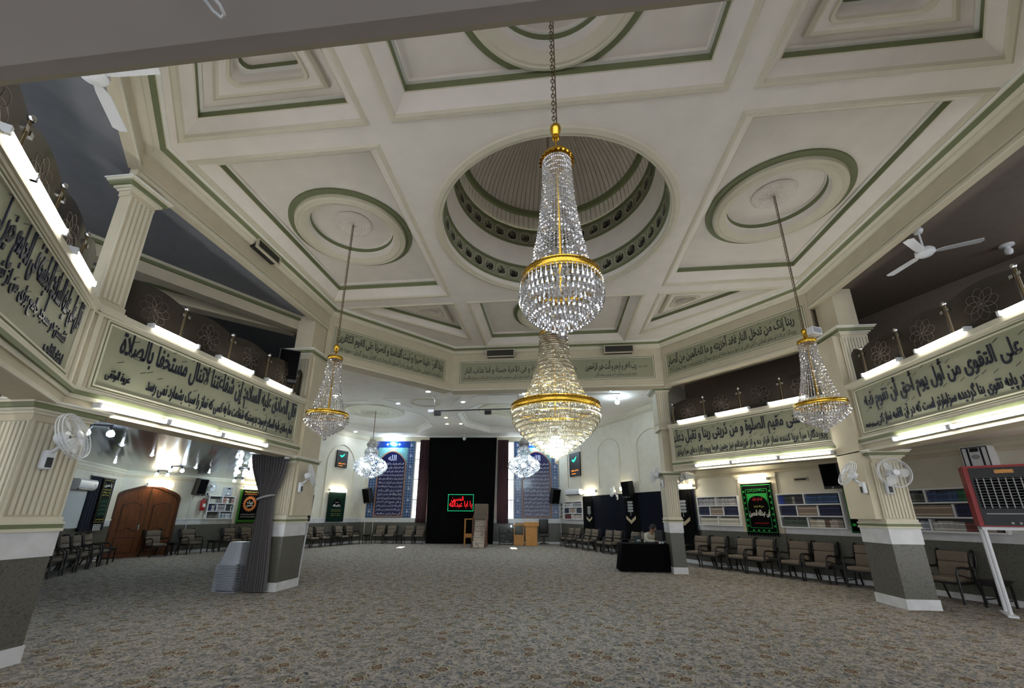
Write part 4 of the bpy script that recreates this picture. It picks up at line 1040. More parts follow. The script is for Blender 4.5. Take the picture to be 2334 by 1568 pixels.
mb = MB(); mb.box(-0.05,0.05,0,0.06,-0.2,0.79,WHITEPL); mb.build('drop_bracket', t)
wall_fan((-5.79,2.16,2.18), PI/2, 'white wall fan on the curtained pillar, facing into the hall', tilt=0.3, pan=0.55, R=0.25)
wall_fan((6.10,1.885,2.14), 0, 'white wall fan on the front of the right pillar, facing camera', tilt=0.1, pan=-0.1, R=0.265)
wall_fan((5.81,2.03,2.15), -PI/2, 'white wall fan on the hall side of right pillar, seen edge on', tilt=0.5, pan=-0.2, R=0.25)
wall_fan((3.11,6.15,2.52), -PI/2, 'white wall fan on the slim far pillar, pointing at the navy drape', tilt=0.25, pan=-0.5, R=0.25)
wall_fan((3.49,6.3,2.42), PI/2, 'white wall fan between slim far pillar and glowing lamp, seen sideways', tilt=0.2, pan=0.2, R=0.2)
wall_fan(AR.p(5.47, 2.36, 0.03), AR.rz, 'white wall fan above the navy drape, between the two glowing lamps', tilt=0.2, pan=-0.3, R=0.24)
wall_fan(LD.p(3.06, 2.40, 0.0), LD.rz, 'white wall fan above the red extinguisher in the left side room', tilt=0.3, pan=0.3, R=0.24)
def ceiling_fan(x, y, ztop, zf, ang, label):
    t = thing('ceiling_fan', label, 'fan', (x, y, ztop), ang, 'ceiling fans in the galleries'); z = zf-ztop
    mb = MB(); mb.lathe([(0.05,0),(0.07,-0.05),(0.05,-0.10),(0.015,-0.11)], WHITEPL, n=20); mb.tube([(0,0,-0.1),(0,0,z+0.08)], 0.014, WHITEPL); mb.build('down_rod', t, smooth=40)
    mb = MB(); mb.lathe([(0.02,0.09),(0.10,0.07),(0.13,0.03),(0.13,-0.02),(0.09,-0.06),(0.003,-0.075)], WHITEPL, n=28, c=(0,0,z)); mb.build('motor', t, smooth=40)
    for k in range(3):
        a = 2*PI*k/3; mb = MB()
        mb.prism([(0.1,-0.03),(0.22,-0.07),(0.68,-0.075),(0.71,0),(0.68,0.06),(0.22,0.05),(0.1,0.03)], z-0.012, z-0.004, WHITEPL); mb.xf(Matrix.Rotation(a, 4, 'Z')); mb.build('blade', t)
ceiling_fan(6.22, -0.05, 6.3, 5.82, -0.42, 'white three bladed ceiling fan over the right gallery')
ceiling_fan(-4.56, -4.21, 6.27, 5.72, 0.02, 'white ceiling fan over the near left gallery, at the slab edge')
t = thing('ceiling_lamp', 'small unlit bulb on the right gallery ceiling behind the ceiling fan', 'lamp', (8.2, 0.6, 6.3))
mb = MB(); mb.lathe([(0.10,0),(0.10,-0.03),(0.03,-0.05)], WHITEPL, n=16); mb.build('rose', t); mb = MB(); mb.lathe([(0.03,-0.05),(0.06,-0.12),(0.05,-0.18),(0.003,-0.2)], WHITEPL, n=12); mb.build('bulb', t, smooth=60)

# ------------------------------------------------------------------ seating
def make_chair(label, loc, rz, group):
    t = thing('armchair', label, 'chair', loc, rz, group)
    w, d = 0.268, 0.30
    mb = MB(); mb.rbox(-w+0.03, w-0.03, -d, d-0.12, 0.36, 0.45, TAUPE, r=0.035); mb.build('seat', t, smooth=50)
    mb = MB(); mb.rbox(-w+0.03, w-0.03, -0.035, 0.035, 0.0, 0.27, TAUPE, r=0.03); mb.rbox(-w+0.03, w-0.03, -0.035, 0.035, 0.27, 0.47, TAUPE, r=0.03)
    mb.xf(Matrix.Translation((0, d-0.14, 0.44)) @ Matrix.Rotation(-0.2, 4, 'X')); mb.build('backrest', t, smooth=50)
    for s in (-1, 1):
        x = s*w
        mb = MB(); mb.tube([(x,-d,0),(x,-d+0.01,0.50),(x,-d+0.03,0.58),(x,-d+0.09,0.62)], 0.021, DKWOOD, n=6); mb.build('leg', t, smooth=50)
        mb = MB(); mb.tube([(x,d+0.05,0),(x,d-0.08,0.38),(x,d-0.05,0.60)], 0.021, DKWOOD, n=6); mb.build('leg', t, smooth=50)
        mb = MB(); mb.tube([(x,-d+0.07,0.618),(x,-d+0.2,0.63),(x,d-0.2,0.60),(x,d-0.08,0.62)], 0.022, DKWOOD, n=6); mb.tube([(x,-d+0.02,0.52),(x,d-0.1,0.40)], 0.010, DKWOOD, n=5); mb.build('armrest', t, smooth=50)
        mb = MB(); mb.tube([(x, d-0.02+0.075*math.cos(q)+0.20*(math.sin(q)*0.22+0.1), 0.735+0.19*math.sin(q)) for q in [2*PI*e/16 for e in range(16)]], 0.021, DKWOOD, n=6, closed=True); mb.tube([(x,d-0.08,0.6),(x,d+0.07,0.9)], 0.008, DKWOOD, n=4); mb.build('back_loop', t, smooth=50)
    mb = MB(); mb.box(-w, w, -d+0.02, -d+0.05, 0.33, 0.37, DKWOOD); mb.box(-w, w, d-0.12, d-0.09, 0.33, 0.37, DKWOOD)
    for s in (-1, 1): mb.box(s*w-0.015, s*w+0.015, -d+0.02, d-0.09, 0.33, 0.37, DKWOOD)
    mb.build('seat_frame', t)
    return t
def make_table(label, loc, rz, group, L=0.5):
    t = thing('side_table', label, 'table', loc, rz, group)
    mb = MB(); mb.box(-L/2, L/2, -0.24, 0.24, 0.42, 0.45, DKWOOD); mb.build('tabletop', t)
    mb = MB(); mb.box(-L/2+0.02, L/2-0.02, -0.2, 0.2, 0.36, 0.42, DKWOOD)
    for s in (-1, 1): mb.box(s*(L/2-0.03)-0.01, s*(L/2-0.03)+0.01, -0.2, 0.2, 0.12, 0.14, DKWOOD)
    mb.build('apron', t)
    for sx in (-1, 1):
        for sy in (-1, 1):
            mb = MB(); mb.box(sx*(L/2-0.03)-0.015, sx*(L/2-0.03)+0.015, sy*0.2-0.015, sy*0.2+0.015, 0, 0.36, DKWOOD); mb.build('leg', t)
    return t
proto = {}
def chair(W, s, label, group, off=0.42):
    if 'c' not in proto: proto['c'] = make_chair(label, W.p(s, 0, off), W.rz, group); return proto['c']
    return copy_tree(proto['c'], label, W.p(s, 0, off), W.rz, group)
def table(W, s, label, off=0.42, L=0.28):
    g = 'dark side tables between armchairs'
    k = 't%g' % L
    if k not in proto: proto[k] = make_table(label, W.p(s, 0, off), W.rz, g, L); return proto[k]
    return copy_tree(proto[k], label, W.p(s, 0, off), W.rz, g)
gB = 'armchairs along the bookshelf wall'
for s, w in ((0.10,'partly hidden by slim far pillar'),(0.72,'second from the slim far pillar'),(1.62,'left one under the green banner'),(2.22,'right one under the green banner'),(3.14,'left one under the blue and grey books'),(3.74,'right one under the blue and grey books'),(4.64,'half hidden by right pillar')):
    chair(RB, s, 'dark framed armchair with taupe cushions, '+w, gB)
chair(RE, 1.72, 'dark framed taupe armchair right of the right pillar, under the shelf', gB)
table(RB, 1.17, 'dark side table between armchairs, left of green banner'); table(RB, 2.70, 'dark side table between armchairs, right of green banner'); table(RB, 4.20, 'dark side table between armchairs, left of the right pillar')
table(RE, 2.35, 'dark side table under the red cooler, at the right photo edge'); 
gR = 'armchairs along the navy drape'
for s, w in ((1.85,'left end beneath the small bookshelf'),(2.45,'beneath right edge of small bookshelf'),(3.42,'first beneath the navy drape from the left'),(4.02,'second beneath the navy drape from the left'),(5.14,'third beneath the navy drape from the left'),(5.76,'fourth beneath the navy drape from the left'),(6.94,'behind the black desk, left'),(7.55,'behind the seated man in white')):
    chair(AR, s, 'dark framed taupe armchair, '+w, gR, 0.6)
table(AR, 1.32, 'dark side table at left end of armchairs by the navy drape')
table(AR, 4.58, 'dark side table between armchairs under navy drape', L=0.46)
gA = 'armchairs in the far left of the alcove'
for W, s, w in ((AL,0.98,'beside the white pole, nearest the curtained pillar'),(AL,1.66,'left of the dark green niche banner'),(AL,2.88,'left one under the niche banner'),(AL,3.62,'right one, beyond niche banner'),(AB,1.22,'left one under the left tile panel'),(AB,1.86,'right one under the left tile panel'),(AB,2.84,'left of the sunlit pair by black curtain'),(AB,3.44,'touching the black curtain')):
    chair(W, s, 'dark framed taupe armchair in alcove, '+w, gA)
table(AL, 2.27, L=0.46, label='dark side table under the arched niche'); table(AB, 0.55, 'dark side table in left corner of the alcove'); table(AB, 2.35, 'dark side table under the left tile panel edge')
gD = 'armchairs in the left side room'
for W, s, w in ((LD,1.30,'standing before the arched wooden door'),(LD,2.55,'right of the wooden door, below the speaker'),(LD,4.26,'left one below the sunburst banner'),(LD,5.05,'right one below sunburst banner, behind the stools'),(LW,1.55,'nearest behind the near left pillar'),(LW,2.25,'second behind the near left pillar'),(LW,2.95,'third behind near left pillar, under roller blind'),(LW,3.65,'fourth behind near left pillar, under roller blind'),(LW,4.35,'fifth, under the long green banner')):
    chair(W, s, 'dark framed taupe armchair, '+w, gD)
table(LD, 1.92, 'dark side table beside the wooden door'); table(LD, 3.52, 'dark side table under the small white bookshelf'); table(LW, 5.15, 'dark side table left of the wooden door', L=0.46)

# ------------------------------------------------------------------ bookcases
NB = [0]
def bookcase(W, s0, s1, z0, z1, rows, label, depth=0.15, short=''):
    t = thing('bookcase', label, 'bookcase', W.p(s0, z0, 0.0), W.rz)
    L, H = s1-s0, z1-z0; e = 0.032
    mb = MB(); mb.box(0, L, -0.01, 0.0, 0, H, SHELFB); mb.build('back_panel', t)
    mb = MB()
    for x in (0, L-e): mb.box(x, x+e, -depth, -0.01, 0, H, SHELFW)
    mb.box(e, L-e, -depth, -0.01, H-e, H, SHELFW); mb.box(e, L-e, -depth, -0.01, 0, e, SHELFW); mb.build('frame', t)
    nr = len(rows); rh = H/nr
    for r, comps in enumerate(rows):
        zb = H-(r+1)*rh+(e/2 if r < nr-1 else e); zt = H-r*rh-e
        if r < nr-1:
            mb = MB(); mb.box(e, L-e, -depth, -0.01, zb-e, zb, SHELFW); mb.build('shelf', t)
        tw = sum(c[0] for c in comps); x = e
        for k, (wt, n, cols, hf, what) in enumerate(comps):
            x2 = x+(L-2*e)*wt/tw
            if k < len(comps)-1:
                mb = MB(); mb.box(x2-e/2, x2+e/2, -depth, -0.01, zb, zt, SHELFW); mb.build('divider', t)
            a, b = x+e, x2-e; rnd = random.Random(NB[0]+r*7+k); xx = a
            for q in range(n):
                bw = (b-a)/n; hh = (zt-zb)*hf*(1-0.0 if len(cols) < 2 else 1-0.12*rnd.random())
                ci = int(q*len(cols)/n) if len(cols) > 3 else rnd.randrange(len(cols))
                c = cols[ci]
                bm = mat('book_%d_%d_%d' % c, c, 0.6, var=0.1, scale=30)
                gm = mat('book_band_%d_%d_%d' % tuple(min(255, int(v*1.25+22)) for v in c), tuple(min(255, int(v*1.25+22)) for v in c), 0.5, var=0)
                mb = MB(); mb.box(xx+0.001, xx+bw-0.002, -depth+0.02, -0.02, zb, zb+hh, bm)
                for zz in (0.16, 0.72): mb.box(xx+0.001, xx+bw-0.002, -depth+0.0185, -depth+0.02, zb+hh*zz, zb+hh*(zz+0.1), gm)
                ob = mb.build('book', None, loc=t.location, rot=(0, 0, W.rz))
                tag(ob, what+', '+short, 'book', what+', '+short)
                xx += bw
            x = x2
    NB[0] += 50
    return t
NV = (16, 20, 54); TN = (140, 124, 108); CR = (176, 170, 156); GY = (122, 124, 126)
bookcase(RB, 0.06, 1.56, 1.24, 2.14, [[(1,12,[(150,148,150),(136,132,134)],0.92,'pale grey volume, upper left bay'),(1.05,13,[(168,164,162),(150,146,146)],0.9,'silvery volume, upper right bay')],
    [(1,7,[NV],0.95,'navy volume, middle left bay'),(1.1,14,[TN],0.95,'slim tan volume, middle bay'),(1.15,8,[NV],0.95,'navy volume, middle right bay')],
    [(1,15,[CR],0.86,'slim cream volume, lower left bay'),(1.05,16,[(186,178,162)],0.86,'slim ivory volume, lower right bay')]], 'white wall bookcase left of green banner, over armchairs', short='bookcase left of green banner')
bookcase(RB, 2.74, 4.33, 1.24, 2.14, [[(1,9,[(26,50,140),(24,44,120),(40,44,56),(36,44,40),(50,52,48),(120,118,108),(40,38,46),(38,34,44),(42,40,50)],0.9,'blue or dark volume, upper left bay'),(1.2,14,[(40,66,100),(36,60,92),(50,76,110)],0.9,'steel blue volume, upper right bay')],
    [(1,7,[NV],0.95,'navy volume, middle left bay'),(1.1,14,[TN],0.95,'slim tan volume, middle bay'),(1.15,8,[NV],0.95,'navy volume, middle right bay')],
    [(1,12,[(64,72,68),(58,66,62)],0.86,'dark green volume, lower left bay'),(1.2,13,[(168,158,140),(180,176,160),(92,70,54),(150,140,130),(120,112,102)],0.86,'mixed brown or cream volume, lower right bay')]], 'white wall bookcase right of green banner, over armchairs', short='bookcase right of green banner')
bookcase(RE, 0.55, 2.62, 1.24, 2.12, [[(1,12,[(60,62,58),(72,72,66),(48,48,46),(90,88,80),(54,58,52)],0.9,'dark grey volume, upper left bay'),(1.1,12,[(44,60,96),(40,56,90),(48,66,100),(28,78,50),(40,90,60),(150,146,136),(160,154,146)],0.9,'blue or green volume, upper right bay')],
    [(0.9,9,[NV],0.95,'navy volume, middle left bay'),(1,14,[TN],0.95,'slim tan volume, middle bay'),(0.9,9,[NV],0.95,'navy volume, middle right bay')],
    [(1.1,13,[(150,154,164),(138,144,156)],0.88,'pale blue grey volume, lower left bay'),(1.3,12,[(166,164,160),(158,154,150),(150,148,146),(92,44,40),(84,40,38),(150,140,126),(70,54,50)],0.86,'grey or maroon volume, lower right bay')]], 'white wall bookcase behind right pillar and cooler', short='bookcase behind the red cooler')
bookcase(AR, 0.66, 2.56, 1.29, 2.20, [[(1,10,[(160,154,150),(150,144,140)],0.85,'pale volume, upper left bay'),(1.1,10,[GY],0.85,'grey volume, upper right bay')],
    [(0.8,5,[(22,28,44)],0.95,'dark navy volume, middle left bay'),(1,9,[TN],0.95,'tan volume, middle bay'),(0.85,5,[(22,28,44)],0.95,'dark navy volume, middle right bay')],
    [(0.8,7,[(96,36,40),(84,30,36)],0.9,'maroon volume, lower left bay'),(1.1,10,[CR,(158,150,138)],0.9,'cream volume, lower right bay')]], 'small white bookcase in the alcove, left of navy drape', depth=0.14, short='bookcase beside navy drape')
bookcase(LD, 3.12, 4.30, 1.28, 2.24, [[(1,4,[CR,(110,106,100)],0.6,'short pale volume, upper left bay'),(1,9,[(150,112,104),(190,186,178),(60,60,58),(160,120,112)],0.85,'reddish volume, upper right bay')],
    [(1,5,[(26,32,70),(150,148,142)],0.85,'navy or white volume, middle left bay'),(1,10,[(128,124,126)],0.92,'grey volume, middle bay'),(1,7,[(44,44,44),(190,188,182),(50,50,52)],0.88,'black or white volume, middle right bay')],
    [(1,4,[(120,112,98),(90,86,78)],0.5,'low lying volume, lower left bay'),(1,9,[(170,172,176),(110,120,134),(186,186,184)],0.86,'pale blue volume, lower right bay')]], 'small white bookcase in the left side room, beside extinguisher', depth=0.14, short='bookcase beside the extinguisher')
bookcase(AR, 0.08, 0.52, 1.32, 2.16, [[(1,2,[(120,112,108)],0.25,'flat pile, top bay')],[(1,2,[(110,100,96)],0.25,'flat pile, second bay')],[(1,2,[(110,100,96)],0.25,'flat pile, third bay')],[(1,3,[(118,122,110)],0.7,'pale volume, bottom bay')]], 'narrow open shelf beside right tile panel', depth=0.14, short='narrow shelf beside tile panel')

# ------------------------------------------------------------------ banners, posters and tile panels
DKGREEN = mat('dark_green_cloth', (10, 34, 26), 0.9, var=0.15, scale=14, spec=0.1)
LEAF = mat('leaf_green_cloth', (52, 108, 34), 0.9, var=0.1, scale=14, spec=0.1)
NEONGR = mat('bright_green_print', (26, 150, 60), 0.8, var=0.1)
ORANGE = mat('orange_print', (206, 118, 60), 0.85, var=0.05)
WHITEPR = mat('white_print', (214, 212, 204), 0.8, var=0.0)
YELLOWPR = mat('yellow_print', (186, 178, 84), 0.8, var=0.0)
REDPR = mat('red_print', (190, 30, 34), 0.8, var=0.0)
CREAMPR = mat('cream_ribbon', (176, 160, 128), 0.8, var=0.05)
SILVER = mat('silver_print', (150, 152, 150), 0.6, var=0.0)
SLAT = mat('blind_white', (190, 192, 192), 0.8, var=0.03)
def rect(mb, a, b, c, e, y, m): mb.add([(a,y,c),(b,y,c),(b,y,e),(a,y,e)], [(0,1,2,3)], m)
def frame_lines(mb, a, b, c, e, w, y, m):
    for q in ((a,b,c,c+w),(a,b,e-w,e),(a,a+w,c+w,e-w),(b-w,b,c+w,e-w)): rect(mb, *q, y, m)
def cloth(t, L, H, m, fringe=None, wave=0.012):
    mb = MB(); n = 24
    f = [(L*k/n, wave*math.sin(k*0.9), 0) for k in range(n+1)]
    rows = [[(x, y*(1-z/H)-0.02, z) for x, y, _ in f] for z in (0, H*0.25, H*0.5, H*0.75, H)]
    mb.loft(rows, m, closed=False); mb.loft([[(x, y+0.006, z) for x, y, z in r] for r in reversed(rows)], m, closed=False)
    o = mb.build('cloth', t, smooth=60)
    mb = MB(); mb.tube([(-0.02,0,H),(L+0.02,0,H)], 0.012, DKWOOD); mb.build('hanging_rod', t)
    if fringe:
        mb = MB(); k = int(L/0.07)
        for q in range(k): mb.plate([(q*L/k,0),((q+0.5)*L/k,-0.09),((q+1)*L/k,0)], -0.022, -0.018, fringe)
        mb.build('scalloped_fringe', t)
    return o
# sunburst banner in the side room
t = thing('wall_banner', 'green bordered banner with orange sunburst and white script, beside grey curtain', 'banner', LD.p(4.50, 1.14, 0.09), LD.rz)
cloth(t, 1.08, 1.42, LEAF, BLKCL, 0.004); Y = -0.03
mb = MB(); rect(mb, 0.10, 0.98, 0.10, 1.42, Y, BLKCL); mb.build('black_field', t)
mb = MB(); cx, cz = 0.54, 0.80; P = []
for k in range(40): r = 0.36 if k % 2 == 0 else 0.29; P.append((cx+r*math.cos(2*PI*k/40), cz+r*math.sin(2*PI*k/40)))
mb.plate(P, Y-0.004, Y-0.002, ORANGE); mb.plate([(cx+0.215*math.cos(2*PI*k/36), cz+0.215*math.sin(2*PI*k/36)) for k in range(36)], Y-0.006, Y-0.004, BLKCL); mb.build('sunburst', t)
mb = MB(); write(mb, 'لبیک', cx-0.15, cx+0.15, cz-0.02, cz+0.15, Y-0.008, WHITEPR, 0.04); write(mb, 'یا حسین', cx-0.15, cx+0.15, cz-0.15, cz+0.02, Y-0.008, WHITEPR, 0.04)
write(mb, 'السلام علیک یا ابا عبدالله', 0.2, 0.88, 1.28, 1.35, Y-0.002, YELLOWPR, 0.01); write(mb, 'صلی الله علیک یا ابا عبدالله الحسین', 0.22, 0.86, 1.19, 1.26, Y-0.002, ORANGE, 0.01)
write(mb, 'السلام علی الحسین و علی علی بن الحسین', 0.18, 0.9, 0.30, 0.37, Y-0.002, WHITEPR, 0.01); write(mb, 'و علی اولاد الحسین و علی اصحاب الحسین', 0.18, 0.9, 0.20, 0.27, Y-0.002, WHITEPR, 0.01); mb.build('lettering', t)
# green and black arch banner on the bookshelf wall
def arch_banner(W, s0, s1, z0, z1, label, off):
    t = thing('wall_banner', label, 'banner', W.p(s0, z0, off), W.rz); L, H = s1-s0, z1-z0
    cloth(t, L, H, BLKCL, BLKCL, 0.004); Y = -0.03
    mb = MB(); frame_lines(mb, 0.03*L, 0.97*L, 0.03*H, 0.97*H, 0.012, Y, NEONGR); frame_lines(mb, 0.15*L, 0.85*L, 0.11*H, 0.89*H, 0.012, Y, NEONGR)
    for k in range(7):
        for x in (0.06, 0.90): rect(mb, x*L, (x+0.05)*L, (0.13+0.115*k)*H, (0.17+0.115*k)*H, Y, NEONGR)
    for x in (0.24, 0.40, 0.56, 0.72): rect(mb, (x-0.03)*L, (x+0.03)*L, 0.05*H, 0.08*H, Y, NEONGR)
    arch = [(0.18*L,0.55*H)]+[(0.5*L-0.32*L*math.cos(PI*k/16), (0.55+0.2*math.sin(PI*k/16)**0.8)*H) for k in range(17)]+[(0.82*L,0.55*H)]
    n = len(arch); tp = [(x, 0.80*H) for x, z in arch]
    mb.add([(x, Y, z) for x, z in arch]+[(x, Y, z) for x, z in tp], [(k, k+1, n+k+1, n+k) for k in range(n-1)], NEONGR); mb.build('green_print', t)
    mb = MB(); write(mb, 'بسم الله الرحمن الرحیم', 0.22*L, 0.78*L, 0.82*H, 0.88*H, Y-0.002, NEONGR, 0.01)
    write(mb, 'السلام علیک', 0.34*L, 0.66*L, 0.63*H, 0.72*H, Y-0.002, REDPR, 0.02); write(mb, 'صلی الله علیک یا', 0.36*L, 0.68*L, 0.51*H, 0.56*H, Y-0.002, YELLOWPR, 0.02)
    write(mb, 'ابی عبدالله الحسین', 0.17*L, 0.83*L, 0.32*H, 0.47*H, Y-0.002, WHITEPR, 0.035)
    write(mb, 'السلام علی الشیب الخضیب', 0.3*L, 0.74*L, 0.18*H, 0.23*H, Y-0.002, REDPR, 0.01); mb.build('lettering', t)
arch_banner(RB, 1.70, 2.64, 1.05, 2.46, 'green and black arch banner with white script on book wall pilaster', 0.10)
t = thing('wall_banner', 'narrow black and green banner half hidden behind the right pillar', 'banner', RB.p(4.385, 1.16, 0.06), RB.rz+0.0)
cloth(t, 0.42, 1.25, BLKCL, None, 0.004); mb = MB(); frame_lines(mb, 0.015, 0.405, 0.02, 1.23, 0.012, -0.03, NEONGR)
for k in range(6): rect(mb, 0.05, 0.13, 0.16+0.17*k, 0.22+0.17*k, -0.03, NEONGR)
mb.add([(0.17,-0.03,0.86),(0.40,-0.03,0.98),(0.40,-0.03,1.12),(0.17,-0.03,1.12)], [(0,1,2,3)], NEONGR); mb.build('green_print', t)
mb = MB(); write(mb, 'یا حسین', 0.2, 0.39, 0.74, 0.84, -0.032, REDPR, 0.03); mb.build('lettering', t)
# dark green banner in the niche
t = thing('wall_banner', 'dark green printed banner hanging in left arched niche', 'banner', AL.p(2.06, 1.12, 0.06), AL.rz); L, H = 1.16, 1.46
cloth(t, L, H, DKGREEN, None, 0.004); Y = -0.03
mb = MB(); ar = [(0.24*L,0.5*H),(0.24*L,0.62*H),(0.34*L,0.72*H),(0.5*L,0.80*H),(0.66*L,0.72*H),(0.76*L,0.62*H),(0.76*L,0.5*H)]
mb.plate(ar, Y-0.003, Y, BLKCL); mb.build('arch_print', t)
mb = MB(); write(mb, 'السلام علیک', 0.4*L, 0.6*L, 0.64*H, 0.68*H, Y-0.005, WHITEPR, 0.01); write(mb, 'یا اباعبدالله', 0.28*L, 0.72*L, 0.50*H, 0.60*H, Y-0.005, WHITEPR, 0.03)
for k, z in enumerate((0.40, 0.35, 0.26, 0.20)): write(mb, ('یا حسین یا حسین یا حسین', 'یا شهید یا مظلوم')[k//2], 0.22*L, 0.78*L, z*H, (z+0.03)*H, Y-0.005, YELLOWPR, 0.01)
mb.build('lettering', t)
# long banner on the roller blind wall
t = thing('wall_banner', 'long black green and gold fringed banner left of the wooden door', 'banner', LW.p(4.55, 1.18, 0.10), LW.rz); L, H = 0.76, 1.40
cloth(t, L, H, BLKCL, None, 0.012); Y = -0.036
mb = MB(); rect(mb, 0.12*L, 0.88*L, 0.16*H, 0.58*H, Y, DKGREEN); frame_lines(mb, 0.06*L, 0.94*L, 0.04*H, 0.97*H, 0.01, Y, YELLOWPR); mb.build('green_print', t)
mb = MB()
for k, (z, h, m) in enumerate(((0.8,0.12,WHITEPR),(0.73,0.05,YELLOWPR),(0.67,0.05,YELLOWPR),(0.61,0.05,YELLOWPR),(0.08,0.05,YELLOWPR))): write(mb, ('یا حسین','السلام علیک یا','ابا عبدالله','و علی الارواح','یا حسین یا حسین')[k], 0.15*L, 0.85*L, z*H, (z+h)*H, Y-0.002, m, 0.02)
for z in (0.2, 0.29, 0.38, 0.47): write(mb, 'لبیک یا حسین', 0.2*L, 0.8*L, z*H, (z+0.06)*H, Y-0.002, mat('teal_print', (30, 84, 70), 0.8, var=0), 0.02)
mb.build('lettering', t)
mb = MB()
for k in range(14): mb.box(0.12*L+k*0.76*L/14, 0.12*L+k*0.76*L/14+0.02, -0.03, -0.02, -0.2, 0.0, WHITEPR if k % 3 else BLKCL)
mb.build('fringe', t)
t = thing('curtain', 'dark blue gathered curtain behind the long gold banner', 'curtain', LW.p(3.92, 0.98, 0.03), LW.rz)
mb = MB(); n = 90; f = lambda k: 0.03*math.sin(k*0.55)-0.03
mb.loft([[(1.62*k/n, f(k), z) for k in range(n+1)] for z in (0, 0.8, 1.62)], mat('ink_blue_curtain', (26, 28, 40), 0.9, var=0.1), closed=False); mb.build('fabric', t, smooth=60)
mb = MB(); mb.tube([(-0.1,-0.03,1.64),(1.7,-0.03,1.64)], 0.015, BLACKP); mb.build('rod', t)
t = thing('roller_blind', 'pale roller blind over the window in left side room', 'blind', LW.p(2.72, 1.10, 0.0), LW.rz)
mb = MB(); mb.box(0, 1.2, -0.03, -0.02, 0.0, 1.04, SLAT); mb.build('fabric', t); mb = MB(); mb.box(-0.06, 0, -0.05, 0, -0.02, 1.45, BLACKP); mb.build('side_rail', t)  # black strip at the side stands in for the dark gap left of the blind
# black curtain, neon and plum drapes of the alcove
def drape(t, L, H, m, amp, freq, n=120, name='fabric', flare=0.0):
    mb = MB(); rows = []
    for z in (0, 0.33, 0.66, 1.0):
        rows.append([(L*k/n+flare*(1-z)*(k/n-0.5), amp*math.sin(k*freq+0.8*math.sin(k*0.21))*(1.0-0.3*z)-amp, H*z) for k in range(n+1)])
    mb.loft(rows, m, closed=False); return mb.build(name, t, smooth=70)
t = thing('curtain', 'tall flat black curtain covering the centre of the alcove wall', 'curtain', AB.p(3.72, 0.02, 0.62), AB.rz)
drape(t, 3.86, 5.70, BLKCL, 0.012, 0.3, flare=-0.28)
mb = MB(); mb.tube([(-0.08,0,5.74),(3.94,0,5.74)], 0.025, WHITEPL); mb.tube([(0.3,0,5.76),(1.95,0,5.83),(3.6,0,5.76)], 0.02, WHITEPL); mb.build('rod', t)
for a, b, w in ((3.10, 3.68, 'left'), (7.62, 8.24, 'right')):
    t = thing('curtain', 'plum pleated curtain on the %s side of the black curtain' % w, 'curtain', AB.p(a, 1.05, 0.16), AB.rz, 'plum curtains')
    drape(t, b-a, 4.61, PURPCL, 0.05, 0.62, n=90)
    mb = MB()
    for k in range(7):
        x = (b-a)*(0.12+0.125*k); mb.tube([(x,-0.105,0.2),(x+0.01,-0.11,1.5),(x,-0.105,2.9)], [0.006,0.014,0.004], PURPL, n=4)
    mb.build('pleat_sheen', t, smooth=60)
t = thing('neon_sign', 'red script neon sign with green border on the black curtain', 'sign', AB.p(4.94, 1.70, 0.67), AB.rz)
mb = MB(); write(mb, 'یا ابا عبدالله', 0.10, 1.34, 0.14, 0.52, -0.01, NEONR, -0.012, thick=0.012); write(mb, 'الحسین', 0.2, 0.85, 0.46, 0.76, -0.01, NEONR, -0.012, thick=0.012); mb.build('lettering', t)
for z in (0.0, 0.86):
    mb = MB(); mb.box(0.0, 1.42, -0.004, -0.001, z-0.014, z+0.014, BLACKP)
    for k in range(34): x = 0.02+1.38*k/33; mb.box(x-0.014, x+0.014, -0.02, -0.003, z-0.012, z+0.012, NEONG)
    mb.build('border_light_strip', t)
for x in (0.02, 1.40):
    mb = MB(); mb.box(x-0.014, x+0.014, -0.004, -0.001, 0.02, 0.84, BLACKP)
    for k in range(1, 18): z = 0.86*k/18; mb.box(x-0.012, x+0.012, -0.02, -0.003, z-0.014, z+0.014, NEONG)
    mb.build('border_light_strip', t)
